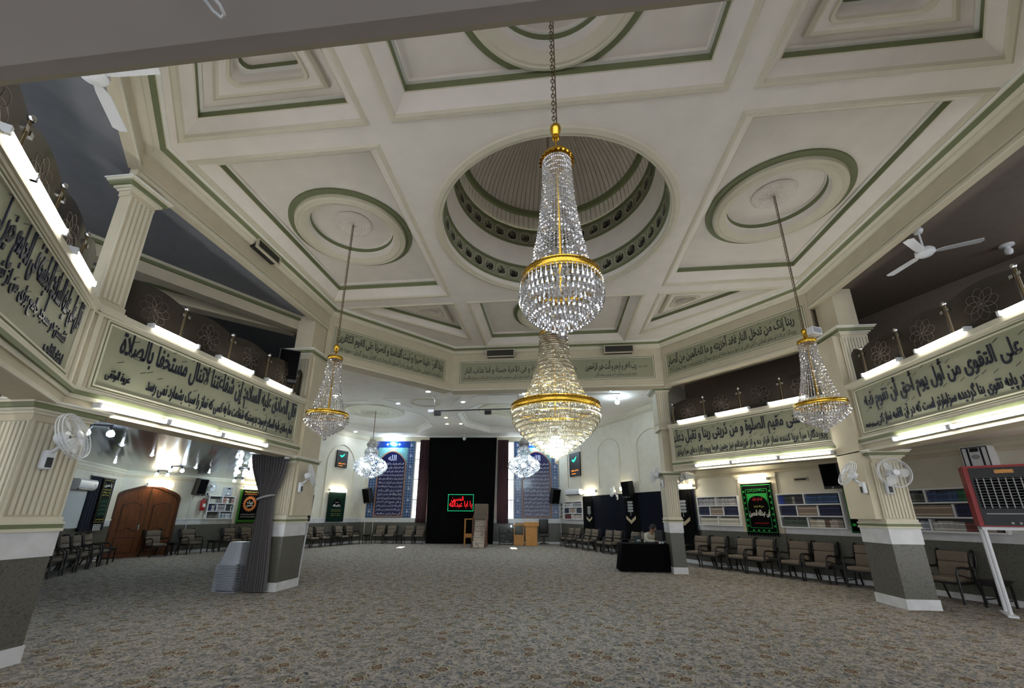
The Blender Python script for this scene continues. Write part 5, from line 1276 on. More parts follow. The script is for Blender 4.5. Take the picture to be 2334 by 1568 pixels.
# tile panels
ZI = ['السلام علیک یا ابا عبدالله','السلام علیک یابن رسول الله','السلام علیک یابن امیر المومنین','السلام علیک یابن فاطمة سیدة نساء العالمین','السلام علیک یا ثار الله و ابن ثاره','السلام علیک و علی الارواح التی حلت بفنائک','علیکم منی جمیعا سلام الله ابدا','ما بقیت و بقی اللیل و النهار','یا ابا عبدالله لقد عظمت الرزیة','و جلت و عظمت المصیبة بک علینا','و علی جمیع اهل الاسلام','فلعن الله امة اسست اساس الظلم','و لعن الله امة دفعتکم عن مقامکم','انی سلم لمن سالمکم']
def tile_panel(s0, s1, label, lamp):
    t = thing('tile_panel', label, 'tile panel', AB.p(s0, 1.31, 0.0), AB.rz, 'glazed tile panels'); L, H = s1-s0, 4.31; c = L/2
    mb = MB(); mb.box(0, L, -0.025, 0, 0, H, TILES); mb.build('tile_border', t)
    mb = MB(); mb.box(0.3, L-0.3, -0.03, -0.02, H-0.42, H-0.02, TILEB); mb.build('blue_frieze', t)
    mb = MB(); mb.box(c-0.85, c+0.85, -0.035, -0.02, 3.0, 3.92, TILET); mb.build('spandrel', t)
    hw = 0.76
    def arc(w, top): return [(c-w, 3.05)]+[(c-w+w*f, 3.05+(top-3.05)*(1-(1-f)**1.8)**0.8) for f in [k/10 for k in range(11)]]+[(c+w-w*f, 3.05+(top-3.05)*(1-(1-f)**1.8)**0.8) for f in [k/10 for k in range(9, -1, -1)]]+[(c+w, 3.05)]
    ot = [(c-hw-0.07,0.05)]+arc(hw+0.07, 3.76)+[(c+hw+0.07,0.05)]
    it = [(c-hw,0.12)]+arc(hw, 3.68)+[(c+hw,0.12)]
    mb = MB(); mb.plate(it, -0.045, -0.03, TILEN); mb.build('navy_field', t)
    n = len(ot); mb = MB()
    mb.add([(x,-0.06,z) for x, z in ot]+[(x,-0.06,z) for x, z in it]+[(x,-0.02,z) for x, z in ot]+[(x,-0.044,z) for x, z in it], [(k, (k+1) % n, n+(k+1) % n, n+k) for k in range(n)]+[(2*n+k, 2*n+(k+1) % n, (k+1) % n, k) for k in range(n)]+[(n+k, n+(k+1) % n, 3*n+(k+1) % n, 3*n+k) for k in range(n)], TERRA); mb.build('rope_moulding', t)
    mb = MB(); write(mb, 'الله', c-0.24, c+0.24, 3.16, 3.50, -0.047, TILEW, 0.03)
    for k, l in enumerate(ZI):
        z = 2.92-0.212*k; write(mb, l, c-hw+0.06, c+hw-0.06, z-0.04, z+0.135, -0.047, TILEW, 0.03)
    mb.build('lettering', t)
    mb = MB()
    for q in range(7):
        for x in (0.2, L-0.2):
            z = 0.35+q*0.62; r = 0.11; mb.plate([(x+r*(1 if k % 2 == 0 else 0.38)*math.cos(PI*k/4), z+r*(1 if k % 2 == 0 else 0.38)*math.sin(PI*k/4)) for k in range(8)], -0.03, -0.026, TILEW)
    for x in (c-0.35, c+0.35): mb.plate([(x+0.1*(1 if k % 2 == 0 else 0.4)*math.cos(PI*k/4), H-0.2+0.1*(1 if k % 2 == 0 else 0.4)*math.sin(PI*k/4)) for k in range(8)], -0.035, -0.031, TILEW)
    mb.build('star_tiles', t)
    a = thing('wall_lamp', lamp, 'lamp', AB.p(s0+c, 5.45, 0.18), AB.rz, 'cool wall lamps over the tile panels')
    mb = MB(); mb.tube([(0,0.15,0.05),(0,0.02,0.03)], 0.015, WHITEPL); mb.build('arm', a)
    mb = MB(); mb.lathe([(0.02,0.07),(0.14,0.03),(0.16,-0.02),(0.10,-0.06),(0.003,-0.08)], BULB, n=20); mb.build('shade', a, smooth=60)
tile_panel(0.22, 2.76, 'blue tile panel with navy script arch, left of the black curtain', 'lit white lamp over the left tile panel')
tile_panel(8.57, 11.08, 'blue tile panel with navy script arch, right of black curtain', 'lit white lamp over the right tile panel')
# arched niches
def niche(W, a, b, z0, zs, zp, nm):
    c = (a+b)/2; w = (b-a)/2
    path = [(a,-0.01,z0),(a,-0.01,zs)]+[(c-w*math.cos(f*PI/2), -0.01, zs+(zp-zs)*math.sin(f*PI/2)*(0.8+0.2*f)) for f in [k/10 for k in range(1, 11)]]
    path += [(2*c-x, y, z) for x, y, z in reversed(path[:-1])]
    mb = MB(); mb.tube(path, 0.035, CREAML, n=6)
    mb.plate([(x, z) for x, _, z in path], -0.004, 0.0, WALLC)
    struct('trim_niche_'+nm, mb.xf(W.mtx()), smooth=60)
niche(AL, 1.76, 3.66, 1.31, 4.15, 5.14, 'left')
niche(AR, 4.04, 5.76, 2.72, 4.38, 4.98, 'right')
niche(AR, 7.02, 8.8, 2.45, 4.36, 4.93, 'right_near')
niche(AR, 1.02, 2.5, 2.95, 4.75, 5.2, 'right_far')
def poster(W, a, b, c, e, label):
    t = thing('lit_poster', label, 'poster', W.p(a, c, 0.05), W.rz, 'black posters with a glowing green mark'); L, H = b-a, e-c
    mb = MB(); mb.box(0, L, -0.03, 0.045, 0, H, BLACKP); mb.build('panel', t)
    mb = MB(); cx, cz = 0.46*L, 0.70*H
    mb.plate([(cx-0.22*L,cz),(cx-0.05*L,cz-0.10*H),(cx+0.12*L,cz-0.02*H),(cx+0.24*L,cz+0.13*H),(cx+0.1*L,cz+0.06*H),(cx-0.02*L,cz-0.02*H),(cx-0.1*L,cz+0.02*H)], -0.036, -0.03, LEDG); mb.build('green_mark', t)
    mb = MB(); write(mb, 'یا صاحب الزمان', 0.18*L, 0.82*L, 0.20*H, 0.28*H, -0.033, LEDO, 0.02); write(mb, 'عجل الله فرجه', 0.2*L, 0.6*L, 0.08*H, 0.14*H, -0.033, LEDO, 0.02); mb.build('lettering', t)
poster(AL, 2.28, 3.04, 3.88, 4.78, 'black poster with glowing green mark inside left arched niche')
poster(AR, 1.33, 2.44, 3.47, 4.70, 'black poster with glowing green mark right of gold chandelier')
t = thing('drape', 'navy and black cloth drape along the alcove right wall', 'drape', AR.p(2.58, 0.30, 0.05), AR.rz)
drape(t, 7.35, 2.12, NAVCL, 0.014, 0.11, n=160)
for a, b in ((0.0, 0.85), (3.45, 4.35), (6.35, 7.25)):
    mb = MB(); mb.box(a, b, -0.045, -0.035, 0.0, 2.11, BLKCL); mb.build('black_strip', t)
for s, sc, w in ((3.18, 0.8, 'left end of navy drape'), (6.42, 1.0, 'middle of the navy drape, above armchairs'), (9.38, 0.95, 'right end of navy drape, behind slim far pillar')):
    t = thing('pennant', 'black pennant with cream chevron point at '+w, 'banner', AR.p(s, 1.25, 0.11), AR.rz, 'black chevron pennants', scale=(sc, 1, sc))
    mb = MB(); mb.plate([(-0.30,0.2),(0,0.0),(0.30,0.2),(0.30,1.08),(-0.30,1.08)], -0.01, 0.0, BLKCL); mb.build('cloth', t)
    mb = MB(); mb.plate([(-0.31,0.26),(-0.31,0.13),(0,-0.06),(0.31,0.13),(0.31,0.26),(0,0.08)], -0.016, -0.01, CREAMPR); mb.build('chevron_ribbon', t)
    mb = MB()
    for k in range(4): z = 0.80-0.115*k; mb.plate([(-0.19,z),(-0.15,z-0.045),(0.15,z-0.045),(0.19,z),(0.15,z+0.045),(-0.15,z+0.045)], -0.014, -0.01, SILVER)
    mb.box(-0.015, 0.015, -0.014, -0.01, 0.26, 0.40, SILVER); mb.build('silver_motif', t)

# ------------------------------------------------------------------ grey curtain tied at the pillar
t = thing('curtain', 'grey pleated curtain tied back against the left pillar', 'curtain', (-6.30, 1.90, 0))
mb = MB(); rows = []; n = 110
for k in range(25):
    z = 2.80-2.77*k/24
    if z > 1.88: f = (2.80-z)/0.92; hw = 0.44*(1-f)**1.0+0.15*f; cx = 0.36*0-0.09*(1-f)+0.01*f+0.0; amp = 0.035+0.03*f
    else: f = (1.88-z)/1.88; hw = 0.15+0.10*min(1, f*1.2); cx = 0.01+0.05*f; amp = 0.065
    hw *= (1.0+0.18*math.sin(PI*min(1, max(0, (2.8-z)/0.92)))) if z > 1.88 else 1
    rows.append([(cx+hw*(2*q/n-1), -0.05+amp*math.sin(q*0.75)*0.75-0.12*math.cos(PI*(q/n-0.5))*(0.25+0.4*(z < 2.2)), z) for q in range(n+1)])
mb.loft(rows, GREYCL, closed=False); mb.build('fabric', t, smooth=70)
mb = MB(); mb.tube([(0.01+0.175*math.cos(a), -0.09+0.12*math.sin(a), 1.87+0.05*math.cos(a)) for a in [2*PI*k/20 for k in range(20)]], 0.022, TIECL, n=6, closed=True); mb.build('tieback', t, smooth=60)
mb = MB(); mb.tube([(-0.60,-0.03,2.81),(0.42,-0.03,2.81)], 0.014, WHITEPL); mb.build('rod', t)

# ------------------------------------------------------------------ grey plastic stools in stacks
def make_stool(label, loc, rz, group):
    t = thing('plastic_stool', label, 'stool', loc, rz, group)
    H = 0.46; tw, bw, td, bd = 0.165, 0.255, 0.14, 0.22
    def sec(z, e=0.0):
        f = 1-z/H; w = tw+(bw-tw)*f+e; d = td+(bd-td)*f+e; r = 0.035; out = []
        for cx, cy, a0 in ((w-r,d-r,0),(-w+r,d-r,PI/2),(-w+r,-d+r,PI),(w-r,-d+r,3*PI/2)):
            for q in range(4): out.append((cx+r*math.cos(a0+PI/2*q/3), cy+r*math.sin(a0+PI/2*q/3), z))
        return out
    mb = MB(); mb.loft([sec(0.03), sec(H-0.03), sec(H-0.008, -0.005), sec(H, -0.02)], GREYPL); mb.loft([sec(H,-0.02), [(0,0,H-0.004)]*16], GREYPL); mb.build('seat_shell', t, smooth=40)
    mb = MB(); mb.loft([sec(0.0,0.004), sec(0.0,0.036), sec(0.012,0.038), sec(0.013,0.002)], GREYPL); mb.build('rim', t, smooth=30)
    mb = MB()
    for k in range(9):
        z = 0.12+0.032*k; f = 1-z/H; d = td+(bd-td)*f; w = 0.05+0.055*f
        mb.box(-w, w, -d-0.006, -d+0.01, z, z+0.012, GREYPL)
    mb.build('front_ribs', t)
    for sx in (-1, 1):
        for sy in (-1, 1):
            mb = MB(); mb.box(sx*(bw-0.03)-0.025, sx*(bw-0.03)+0.025, sy*(bd-0.03)-0.025, sy*(bd-0.03)+0.025, 0.0, 0.03, BLACKP if (sx > 0 and sy < 0) else GREYPL); mb.build('leg', t)
    return t
stool = None
for (x, y, n, g, w, rz) in ((-6.87,2.06,17,'front stack of grey plastic stools','front stack',-0.12), (-6.62,2.62,17,'second stack of grey plastic stools','stack half behind the curtain',0.0), (-6.68,3.2,24,'rear stack of grey plastic stools','tallest stack behind the curtain',0.0)):
    for k in range(n):
        lab = 'grey plastic stool in the '+w+(', topmost' if k == n-1 else ', nested below the top')
        if stool is None: stool = make_stool(lab, (x, y, 0), rz, g)
        else: copy_tree(stool, lab, (x, y, 0.031*k), rz, g)

# ------------------------------------------------------------------ alcove furniture
CLF = granite('patterned_riser_cloth', (16, 14, 18), (190, 172, 156), 13)
mx = tuple(v for v in (-3.80, 14.3, 0.0))
t = thing('minbar', 'tall stepped pulpit with patterned risers before the black curtain', 'pulpit', mx, AB.rz)
for k in range(5):
    mb = MB(); mb.box(-0.32, 0.32, -0.42+0.2*k, -0.20+0.2*k+0.42*(k == 4), 0.0, 0.245*(k+1), OAKD); st = mb.build('step', t)
    mb = MB(); mb.box(-0.27, 0.27, -0.43+0.2*k, -0.42+0.2*k, 0.245*k+0.02, 0.245*(k+1)-0.02, CLF); mb.box(-0.30, 0.30, -0.435+0.2*k, -0.21+0.2*k, 0.245*(k+1), 0.245*(k+1)+0.018, WHITEPR); mb.build('riser_cloth', st)
for s in (-1, 1):
    mb = MB(); mb.prism([(s*0.33-0.015,-0.44),(s*0.33+0.015,-0.44),(s*0.33+0.015,0.84),(s*0.33-0.015,0.84)], 0, 0.22, OAK)
    mb.plate([(s*0.33, 0), (s*0.33+0.001, 0), (s*0.33+0.001, 1.4), (s*0.33, 0.2)], -0.42, 0.8, OAK); mb.tube([(s*0.33,-0.42,0.3),(s*0.33,0.4,1.5)], 0.03, OAK); mb.build('side_rail', t)
mb = MB(); mb.rbox(-0.36, 0.36, 0.62, 0.80, 1.22, 2.05, TAUPE, r=0.06); mb.rbox(-0.36, 0.36, 0.38, 0.66, 1.22, 1.42, TAUPE, r=0.05); mb.build('padded_seat', t, smooth=50)
t = thing('side_stand', 'narrow pine stand with open shelf, left of the pulpit', 'stand', (-4.42, 14.75, 0), AB.rz)
for s in (-0.2, 0.2):
    mb = MB(); mb.box(s-0.02, s+0.02, -0.15, -0.11, 0, 1.3, PINE); mb.box(s-0.02, s+0.02, 0.11, 0.15, 0, 1.3, PINE); mb.build('post', t)
mb = MB(); mb.box(-0.22, 0.22, -0.16, 0.16, 0.42, 0.60, PINE); mb.build('box', t); mb = MB(); mb.box(-0.22, 0.22, -0.16, 0.16, 1.28, 1.32, PINE); mb.build('top', t)
t = thing('equipment_rack', 'small black open rack with devices right of the black curtain', 'rack', (-2.72, 16.35, 0), AB.rz)
mb = MB()
for sx in (-0.36, 0.36):
    for sy in (-0.2, 0.2): mb.box(sx-0.02, sx+0.02, sy-0.02, sy+0.02, 0, 0.84, BLACKP)
mb.build('frame', t)
for z in (0.10, 0.36, 0.60, 0.82):
    mb = MB(); mb.box(-0.38, 0.38, -0.22, 0.22, z, z+0.025, BLACKP); mb.build('shelf', t)
for k, (x, z) in enumerate(((-0.12,0.385),(0.1,0.125),(0.0,0.625))):
    d = thing('audio_device', 'dark device with silver front on the %s shelf of black rack' % ('middle','bottom','upper')[k], 'device', (-2.72+x, 16.35+0.08*x, z), AB.rz, 'devices on the black rack')
    mb = MB(); mb.box(-0.2, 0.2, -0.16, 0.16, 0, 0.12, BLACKP); mb.build('case', d); mb = MB(); mb.box(-0.15, 0.05, -0.165, -0.16, 0.04, 0.075, SILVER); mb.build('display', d)
t = thing('desk_lamp', 'tiny lit lamp on top of the black rack', 'lamp', (-2.45, 16.3, 0.845))
mb = MB(); mb.lathe([(0.05,0),(0.05,0.015),(0.01,0.02),(0.01,0.06)], BLACKP, n=12); mb.build('base', t); mb = MB(); mb.lathe([(0.01,0.06),(0.03,0.08),(0.03,0.11),(0.003,0.12)], BULB, n=10); mb.build('bulb', t)
t = thing('prayer_stand', 'low pine stand with cut-out, left of the lectern', 'stand', (-2.02, 16.15, 0), AB.rz)
mb = MB(); mb.box(-0.26, 0.26, -0.18, 0.18, 0, 0.46, PINE); mb.box(-0.28, 0.28, -0.2, 0.2, 0.46, 0.50, PINE); mb.build('box', t)
for s in (-0.25, 0.25):
    mb = MB(); mb.box(s-0.02, s+0.02, -0.18, 0.18, 0.5, 0.98, PINE); mb.build('side', t)
mb = MB(); mb.box(-0.27, 0.27, -0.2, 0.2, 0.98, 1.06, PINE); mb.build('top', t)
t = thing('lectern', 'honey pine lectern with overhanging top by right tile panel', 'lectern', (-1.36, 15.98, 0), AB.rz)
mb = MB(); mb.box(-0.30, 0.30, -0.20, 0.20, 0.04, 0.95, PINE); mb.box(-0.32, 0.32, -0.22, 0.22, 0, 0.05, PINE); mb.build('body', t)
mb = MB()
for sx in (-0.27, 0.02): 
    for z in (0.1, 0.55): mb.box(sx, sx+0.25, -0.212, -0.2, z, z+0.36, PINE)
mb.build('front_panel', t); mb = MB(); mb.box(-0.38, 0.38, -0.27, 0.25, 0.95, 1.14, PINE); mb.build('top', t)
t = thing('office_chair', 'dark swivel chair behind the pine lectern', 'chair', (-0.72, 16.5, 0), AB.rz)
mb = MB()
for k in range(5): a = 2*PI*k/5; mb.tube([(0,0,0.1),(0.26*math.cos(a),0.26*math.sin(a),0.05)], 0.025, BLACKP)
mb.build('base', t); mb = MB(); mb.tube([(0,0,0.08),(0,0,0.44)], 0.03, BLACKP); mb.build('stem', t)
mb = MB(); mb.rbox(-0.25, 0.25, -0.24, 0.24, 0.42, 0.52, DKWOOD, r=0.04); mb.build('seat', t, smooth=50); mb = MB(); mb.rbox(-0.25, 0.25, 0.18, 0.27, 0.56, 1.3, DKWOOD, r=0.04); mb.build('backrest', t, smooth=50)

# ------------------------------------------------------------------ desk with black cloth, seated man
dk = thing('desk', 'desk draped in black cloth beside slim far pillar', 'desk', (2.44, 6.62, 0), 0.02)
mb = MB(); mb.box(-0.64, 0.66, -0.32, 0.34, 0.72, 0.75, BLACKP); mb.build('desktop', dk)
mb = MB(); rows = []
for k, z in enumerate((0.752, 0.752, 0.74, 0.4, 0.02)):
    row = []; w = (0.0, 0.66, 0.67, 0.69, 0.74)[k]; d = (0.0, 0.345, 0.352, 0.365, 0.40)[k]
    for q in range(96):
        u = q/96*4; sd = int(u); f = u-sd
        x, y = ((-1+2*f, -1), (1, -1+2*f), (1-2*f, 1), (-1, 1-2*f))[sd]
        wv = 0.012*k*math.sin(q*1.1)*(k > 2)*0.5; row.append((x*(w+wv), y*(d+wv), z))
    rows.append(row)
mb.loft(rows, BLKCL); mb.build('black_cloth', dk, smooth=50)
for s in (-0.6, 0.62):
    for y in (-0.28, 0.3):
        mb = MB(); mb.box(s-0.02, s+0.02, y-0.02, y+0.02, 0, 0.72, BLACKP); mb.build('leg', dk)
t = thing('computer_monitor', 'dark monitor turned toward the man on black desk', 'monitor', (2.97, 6.70, 0.752), 1.9)
mb = MB(); mb.box(-0.2, 0.2, -0.03, 0.03, 0.06, 0.36, BLACKP); mb.build('screen_case', t); mb = MB(); mb.box(-0.12, 0.12, -0.08, 0.08, 0, 0.012, BLACKP); mb.tube([(0,0,0.01),(0,0,0.1)], 0.03, BLACKP); mb.build('stand', t)
t = thing('tissue_box', 'dark box leaning on the monitor on black desk', 'box', (2.34, 6.80, 0.752), 0.3)
mb = MB(); mb.box(-0.1, 0.1, -0.07, 0.07, 0, 0.2, mat('dark_teal_box', (22, 34, 38), 0.5)); mb.build('case', t); mb = MB(); mb.box(-0.06, 0.06, -0.072, -0.07, 0.04, 0.09, SILVER); mb.build('front_label', t)
for k, (x, y) in enumerate(((2.9,6.42),(3.0,6.5))):
    t = thing('cup', 'small white cup on the black desk, %s of two' % ('nearer', 'farther')[k], 'cup', (x, y, 0.752), 0, 'white cups on the black desk')
    mb = MB(); mb.lathe([(0.003,0),(0.025,0),(0.034,0.06),(0.030,0.06),(0.022,0.006),(0.003,0.006)], WHITEPL, n=14); mb.build('body', t, smooth=50); mb = MB(); mb.tube([(0.03,0,0.05),(0.05,0,0.04),(0.045,0,0.02),(0.027,0,0.015)], 0.005, WHITEPL, n=5); mb.build('handle', t)

SKIN = mat('skin', (150, 112, 90), 0.6, var=0.04); HAIR = mat('dark_hair', (20, 18, 17), 0.7, var=0.1); SHIRT = mat('white_shirt', (186, 182, 168), 0.85, var=0.04); TROU = mat('dark_trousers', (34, 34, 38), 0.85, var=0.05)
def skin_mesh(name, verts, edges, radii, m, root=0, sub=2):
    me = bpy.data.meshes.new(name); me.from_pydata(verts, edges, [])
    o = bpy.data.objects.new(name, me); COL.objects.link(o)
    sk = o.modifiers.new('skin', 'SKIN'); sb = o.modifiers.new('smooth', 'SUBSURF'); sb.levels = sb.render_levels = sub
    for k, r in enumerate(radii): me.skin_vertices[0].data[k].radius = r if isinstance(r, tuple) else (r, r); me.skin_vertices[0].data[k].use_root = (k == root)
    dg = bpy.context.evaluated_depsgraph_get(); m2 = bpy.data.meshes.new_from_object(o.evaluated_get(dg)); bpy.data.objects.remove(o)
    m2.materials.clear(); m2.materials.append(m); m2.polygons.foreach_set('use_smooth', [True]*len(m2.polygons)); m2.polygons.foreach_set('material_index', [0]*len(m2.polygons))
    q = bpy.data.objects.new(name, m2); COL.objects.link(q); return q
def man():
    # local frame: faces -y, seat height 0.45, origin on the floor under the pelvis
    t = thing('person', 'seated man in white shirt leaning over the black desk', 'person', (2.72, 7.28, 0), 0.6)
    V = [(0,0,0.55),(0,-0.03,0.72),(0,-0.10,0.88),(0,-0.17,0.985),(0,-0.205,1.04),(0,-0.24,1.08)]
    R = [(0.15,0.12),(0.145,0.11),(0.16,0.115),(0.13,0.09),(0.056,0.056),(0.055,0.06)]
    E = [(0,1),(1,2),(2,3),(3,4),(4,5)]
    def ch(par, pts):
        p = par
        for co, r in pts: V.append(co); R.append(r); E.append((p, len(V)-1)); p = len(V)-1
        return p
    hands = []
    for s in (-1, 1):
        ch(3, [((s*0.15,-0.15,0.955),0.062),((s*0.20,-0.16,0.93),0.054),((s*0.25,-0.24,0.79),0.044),((s*0.20,-0.40,0.80),0.036),((s*0.14,-0.50,0.80),0.028),((s*0.12,-0.55,0.795),(0.036,0.018))])
        hands.append(len(V)-1)
        ch(0, [((s*0.10,-0.06,0.52),0.085),((s*0.13,-0.40,0.50),0.065),((s*0.13,-0.43,0.28),0.052),((s*0.13,-0.40,0.08),0.038),((s*0.13,-0.50,0.045),(0.045,0.03)),((s*0.13,-0.56,0.035),(0.04,0.025))])
        for j in range(4):
            x = s*(0.095+0.018*j); L = (0.06, 0.07, 0.066, 0.05)[j]
            ch(hands[-1], [((x,-0.575-0.3*L,0.79),0.0095),((x*0.98,-0.575-0.75*L,0.782),0.009),((x*0.97,-0.575-L,0.768),0.0075)])
        ch(hands[-1], [((s*0.085,-0.55,0.785),0.011),((s*0.068,-0.575,0.775),0.0095),((s*0.06,-0.60,0.768),0.008)])
    b = skin_mesh('body', V, E, R, SKIN); b.parent = t
    # head with face, one surface
    mb = MB(); rows = []; n = 28
    for q in range(17):
        v = PI*q/16; row = []
        for j in range(n):
            a = 2*PI*j/n; x = 0.076*math.sin(v)*math.cos(a); y = 0.098*math.sin(v)*math.sin(a); z = 0.118*math.cos(v)
            if z < -0.02: x *= 1-0.28*(-z-0.02)/0.1; y = y*(1-0.15*(-z-0.02)/0.1) - 0.012*(-z-0.02)/0.1
            fr = max(0, -math.sin(a))**6
            y -= fr*(0.024*math.exp(-((z+0.018)/0.022)**2)*(abs(x) < 0.03) + 0.008*math.exp(-((z+0.062)/0.012)**2) + 0.008*math.exp(-((z+0.1)/0.02)**2) + 0.006*math.exp(-((z-0.03)/0.012)**2))
            y += 0.008*math.exp(-((z-0.008)/0.012)**2)*math.exp(-((abs(x)-0.03)/0.012)**2)*(y < 0)
            row.append((x, y, z))
        rows.append(row)
    mb.loft(rows, SKIN)
    for s in (-1, 1):
        mb.tube([(s*0.074,0.012,0.02),(s*0.086,0.022,0.012),(s*0.084,0.02,-0.015),(s*0.074,0.008,-0.028)], 0.008, SKIN, n=6)
        mb.lathe([(0.012*math.sin(PI*k/6)+0.0003, 0.012*math.cos(PI*k/6)) for k in range(7)], WHITEPL, n=10, c=(s*0.030,-0.074,0.008)); mb.lathe([(0.006*math.sin(PI*k/6)+0.0003, 0.006*math.cos(PI*k/6)) for k in range(7)], HAIR, n=8, c=(s*0.030,-0.083,0.008))
        mb.tube([(s*0.014,-0.094,0.03),(s*0.03,-0.092,0.035),(s*0.045,-0.082,0.03)], 0.004, HAIR, n=5)
    mb.tube([(-0.022,-0.100,-0.062),(0,-0.104,-0.06),(0.022,-0.100,-0.062)], 0.004, mat('lips', (128, 80, 70), 0.5, var=0), n=5)
    HM = Matrix.Translation((0,-0.275,1.155)) @ Matrix.Rotation(0.55, 4, 'Z') @ Matrix.Rotation(0.40, 4, 'X')
    mb.xf(HM); mb.build('head', t, smooth=70)
    mb = MB(); rows = []
    for q in range(10):
        v = PI*0.60*q/9; row = []
        for j in range(n):
            a = 2*PI*j/n; k = 1.07+0.02*math.sin(a*7+q); front = max(0, -math.sin(a)); vv = v*(1-0.50*front**1.5)
            row.append((0.076*math.sin(vv)*math.cos(a)*k, 0.098*math.sin(vv)*math.sin(a)*k+0.004, 0.118*math.cos(vv)*1.08))
        rows.append(row)
    mb.loft(rows, HAIR); mb.xf(HM); mb.build('hair', t, smooth=70)
    sv = [(0,0.005,0.50),(0,-0.03,0.72),(0,-0.10,0.88),(0,-0.165,0.985),(0,-0.19,1.02)]; sr = [(0.168,0.135),(0.162,0.125),(0.176,0.13),(0.142,0.10),(0.075,0.07)]; se = [(0,1),(1,2),(2,3),(3,4)]
    for s in (-1, 1):
        p = 3
        for co, r in (((s*0.155,-0.15,0.955),0.074),((s*0.205,-0.165,0.925),0.066),((s*0.25,-0.24,0.795),0.056),((s*0.205,-0.385,0.80),0.048),((s*0.155,-0.475,0.80),0.042)): sv.append(co); sr.append((r, r)); se.append((p, len(sv)-1)); p = len(sv)-1
    skin_mesh('shirt', sv, se, sr, SHIRT).parent = t
    tv = [(0,0,0.53)]; tr_ = [(0.165,0.13)]; te = []
    for s in (-1, 1):
        p = 0
        for co, r in (((s*0.10,-0.06,0.52),0.097),((s*0.13,-0.40,0.50),0.078),((s*0.13,-0.43,0.28),0.066),((s*0.13,-0.40,0.10),0.058)): tv.append(co); tr_.append((r, r)); te.append((p, len(tv)-1)); p = len(tv)-1
    skin_mesh('trousers', tv, te, tr_, TROU).parent = t
man()
t = thing('folding_chair', 'plain dark chair under the seated man', 'chair', (2.72, 7.30, 0), 0.6)
mb = MB(); mb.box(-0.22, 0.22, -0.22, 0.22, 0.37, 0.40, BLACKP); mb.build('seat', t)
for sx in (-0.2, 0.2):
    for sy in (-0.2, 0.2): mb = MB(); mb.box(sx-0.015, sx+0.015, sy-0.015, sy+0.015, 0, 0.37, BLACKP); mb.build('leg', t)
mb = MB(); mb.box(-0.22, 0.22, 0.23, 0.25, 0.40, 0.82, BLACKP); mb.build('backrest', t)

# ------------------------------------------------------------------ wall fittings
def speaker(loc, rz, w, h, d, label, tilt=0.25, m=BLACKP):
    t = thing('loudspeaker', label, 'speaker', loc, rz, 'black wall loudspeakers')
    mb = MB(); X = Matrix.Rotation(tilt, 4, 'X')
    mb.prism([(-w/2,-d/2),(w/2,-d/2),(w*0.36,d/2),(-w*0.36,d/2)], -h/2, h/2, m); mb.xf(X); mb.build('cabinet', t)
    mb = MB(); mb.box(-w/2+0.02, w/2-0.02, -d/2-0.012, -d/2, -h/2+0.07, h/2-0.02, BLKCL); mb.xf(X); mb.build('grille', t)
    mb = MB(); mb.lathe([(0.022,0),(0.022,0.01),(0.003,0.012)], SILVER, n=10); mb.xf(X @ Matrix.Translation((0,-d/2-0.003,-h/2+0.035)) @ Matrix.Rotation(PI/2, 4, 'X')); mb.build('badge', t)
    mb = MB(); mb.tube([(0,d/2-0.03,0),(0,d/2+0.09,0)], 0.025, BLACKP); mb.build('bracket', t)
speaker(LD.p(2.55, 2.55, 0.26), LD.rz+0.25, 0.42, 0.66, 0.28, 'black loudspeaker above the red fire extinguisher in side room', 0.15)
speaker(AB.p(0.42, 2.50, 0.40), AB.rz-0.5, 0.48, 0.80, 0.36, 'black tilted loudspeaker at left tile panel edge', 0.3)
speaker(AB.p(10.80, 2.52, 0.40), AB.rz+0.5, 0.48, 0.80, 0.36, 'black tilted loudspeaker at right tile panel edge', 0.3)
speaker(AR.p(6.56, 2.56, 0.26), AR.rz, 0.5, 0.66, 0.3, 'black loudspeaker above the middle of the navy drape', 0.1)
speaker(RB.p(4.33, 2.52, 0.26), RB.rz, 0.40, 0.62, 0.28, 'black loudspeaker behind the right pillar fans', 0.1)
speaker((-6.10, 1.55, 4.75), 0.6, 0.42, 0.75, 0.35, 'black loudspeaker on left gallery beside the curtained pillar', 0.1)
def ac_unit(W, a, b, c, e, label):
    t = thing('air_conditioner', label, 'air conditioner', W.p(a, c, 0.0), W.rz, 'white split air conditioners'); L, H = b-a, e-c
    mb = MB(); pr = [(-0.01,0.0),(-0.12,0.0),(-0.2,0.06),(-0.22,0.12),(-0.22,H-0.05),(-0.18,H),(-0.01,H)]
    mb.loft([[(x, y, z) for y, z in pr] for x in (0, L)], WHITEPL, caps=True); mb.build('casing', t, smooth=30)
    mb = MB(); mb.box(0.06, L-0.06, -0.20, -0.13, 0.012, 0.04, BLACKP); mb.build('louvre', t); mb = MB(); mb.box(L-0.2, L-0.08, -0.224, -0.22, H*0.45, H*0.6, mat('blue_tint_display', (120, 140, 190), 0.4, var=0)); mb.build('display', t)
ac_unit(LW, 2.85, 3.95, 2.16, 2.47, 'white air conditioner above the pale roller blind')
ac_unit(AR, 0.98, 2.45, 2.50, 2.80, 'white air conditioner above the small alcove bookcase')
t = thing('fire_extinguisher', 'red fire extinguisher hanging left of small white bookcase', 'extinguisher', LD.p(2.93, 1.62, 0.11), LD.rz)
mb = MB(); mb.lathe([(0.003,0),(0.085,0),(0.09,0.02),(0.09,0.38),(0.07,0.44),(0.03,0.46),(0.003,0.46)], RED, n=20); mb.build('cylinder', t, smooth=40)
mb = MB(); mb.lathe([(0.03,0.46),(0.03,0.50),(0.003,0.50)], BLACKP, n=10); mb.box(-0.015, 0.015, -0.1, 0.03, 0.49, 0.505, BLACKP); mb.build('valve', t)
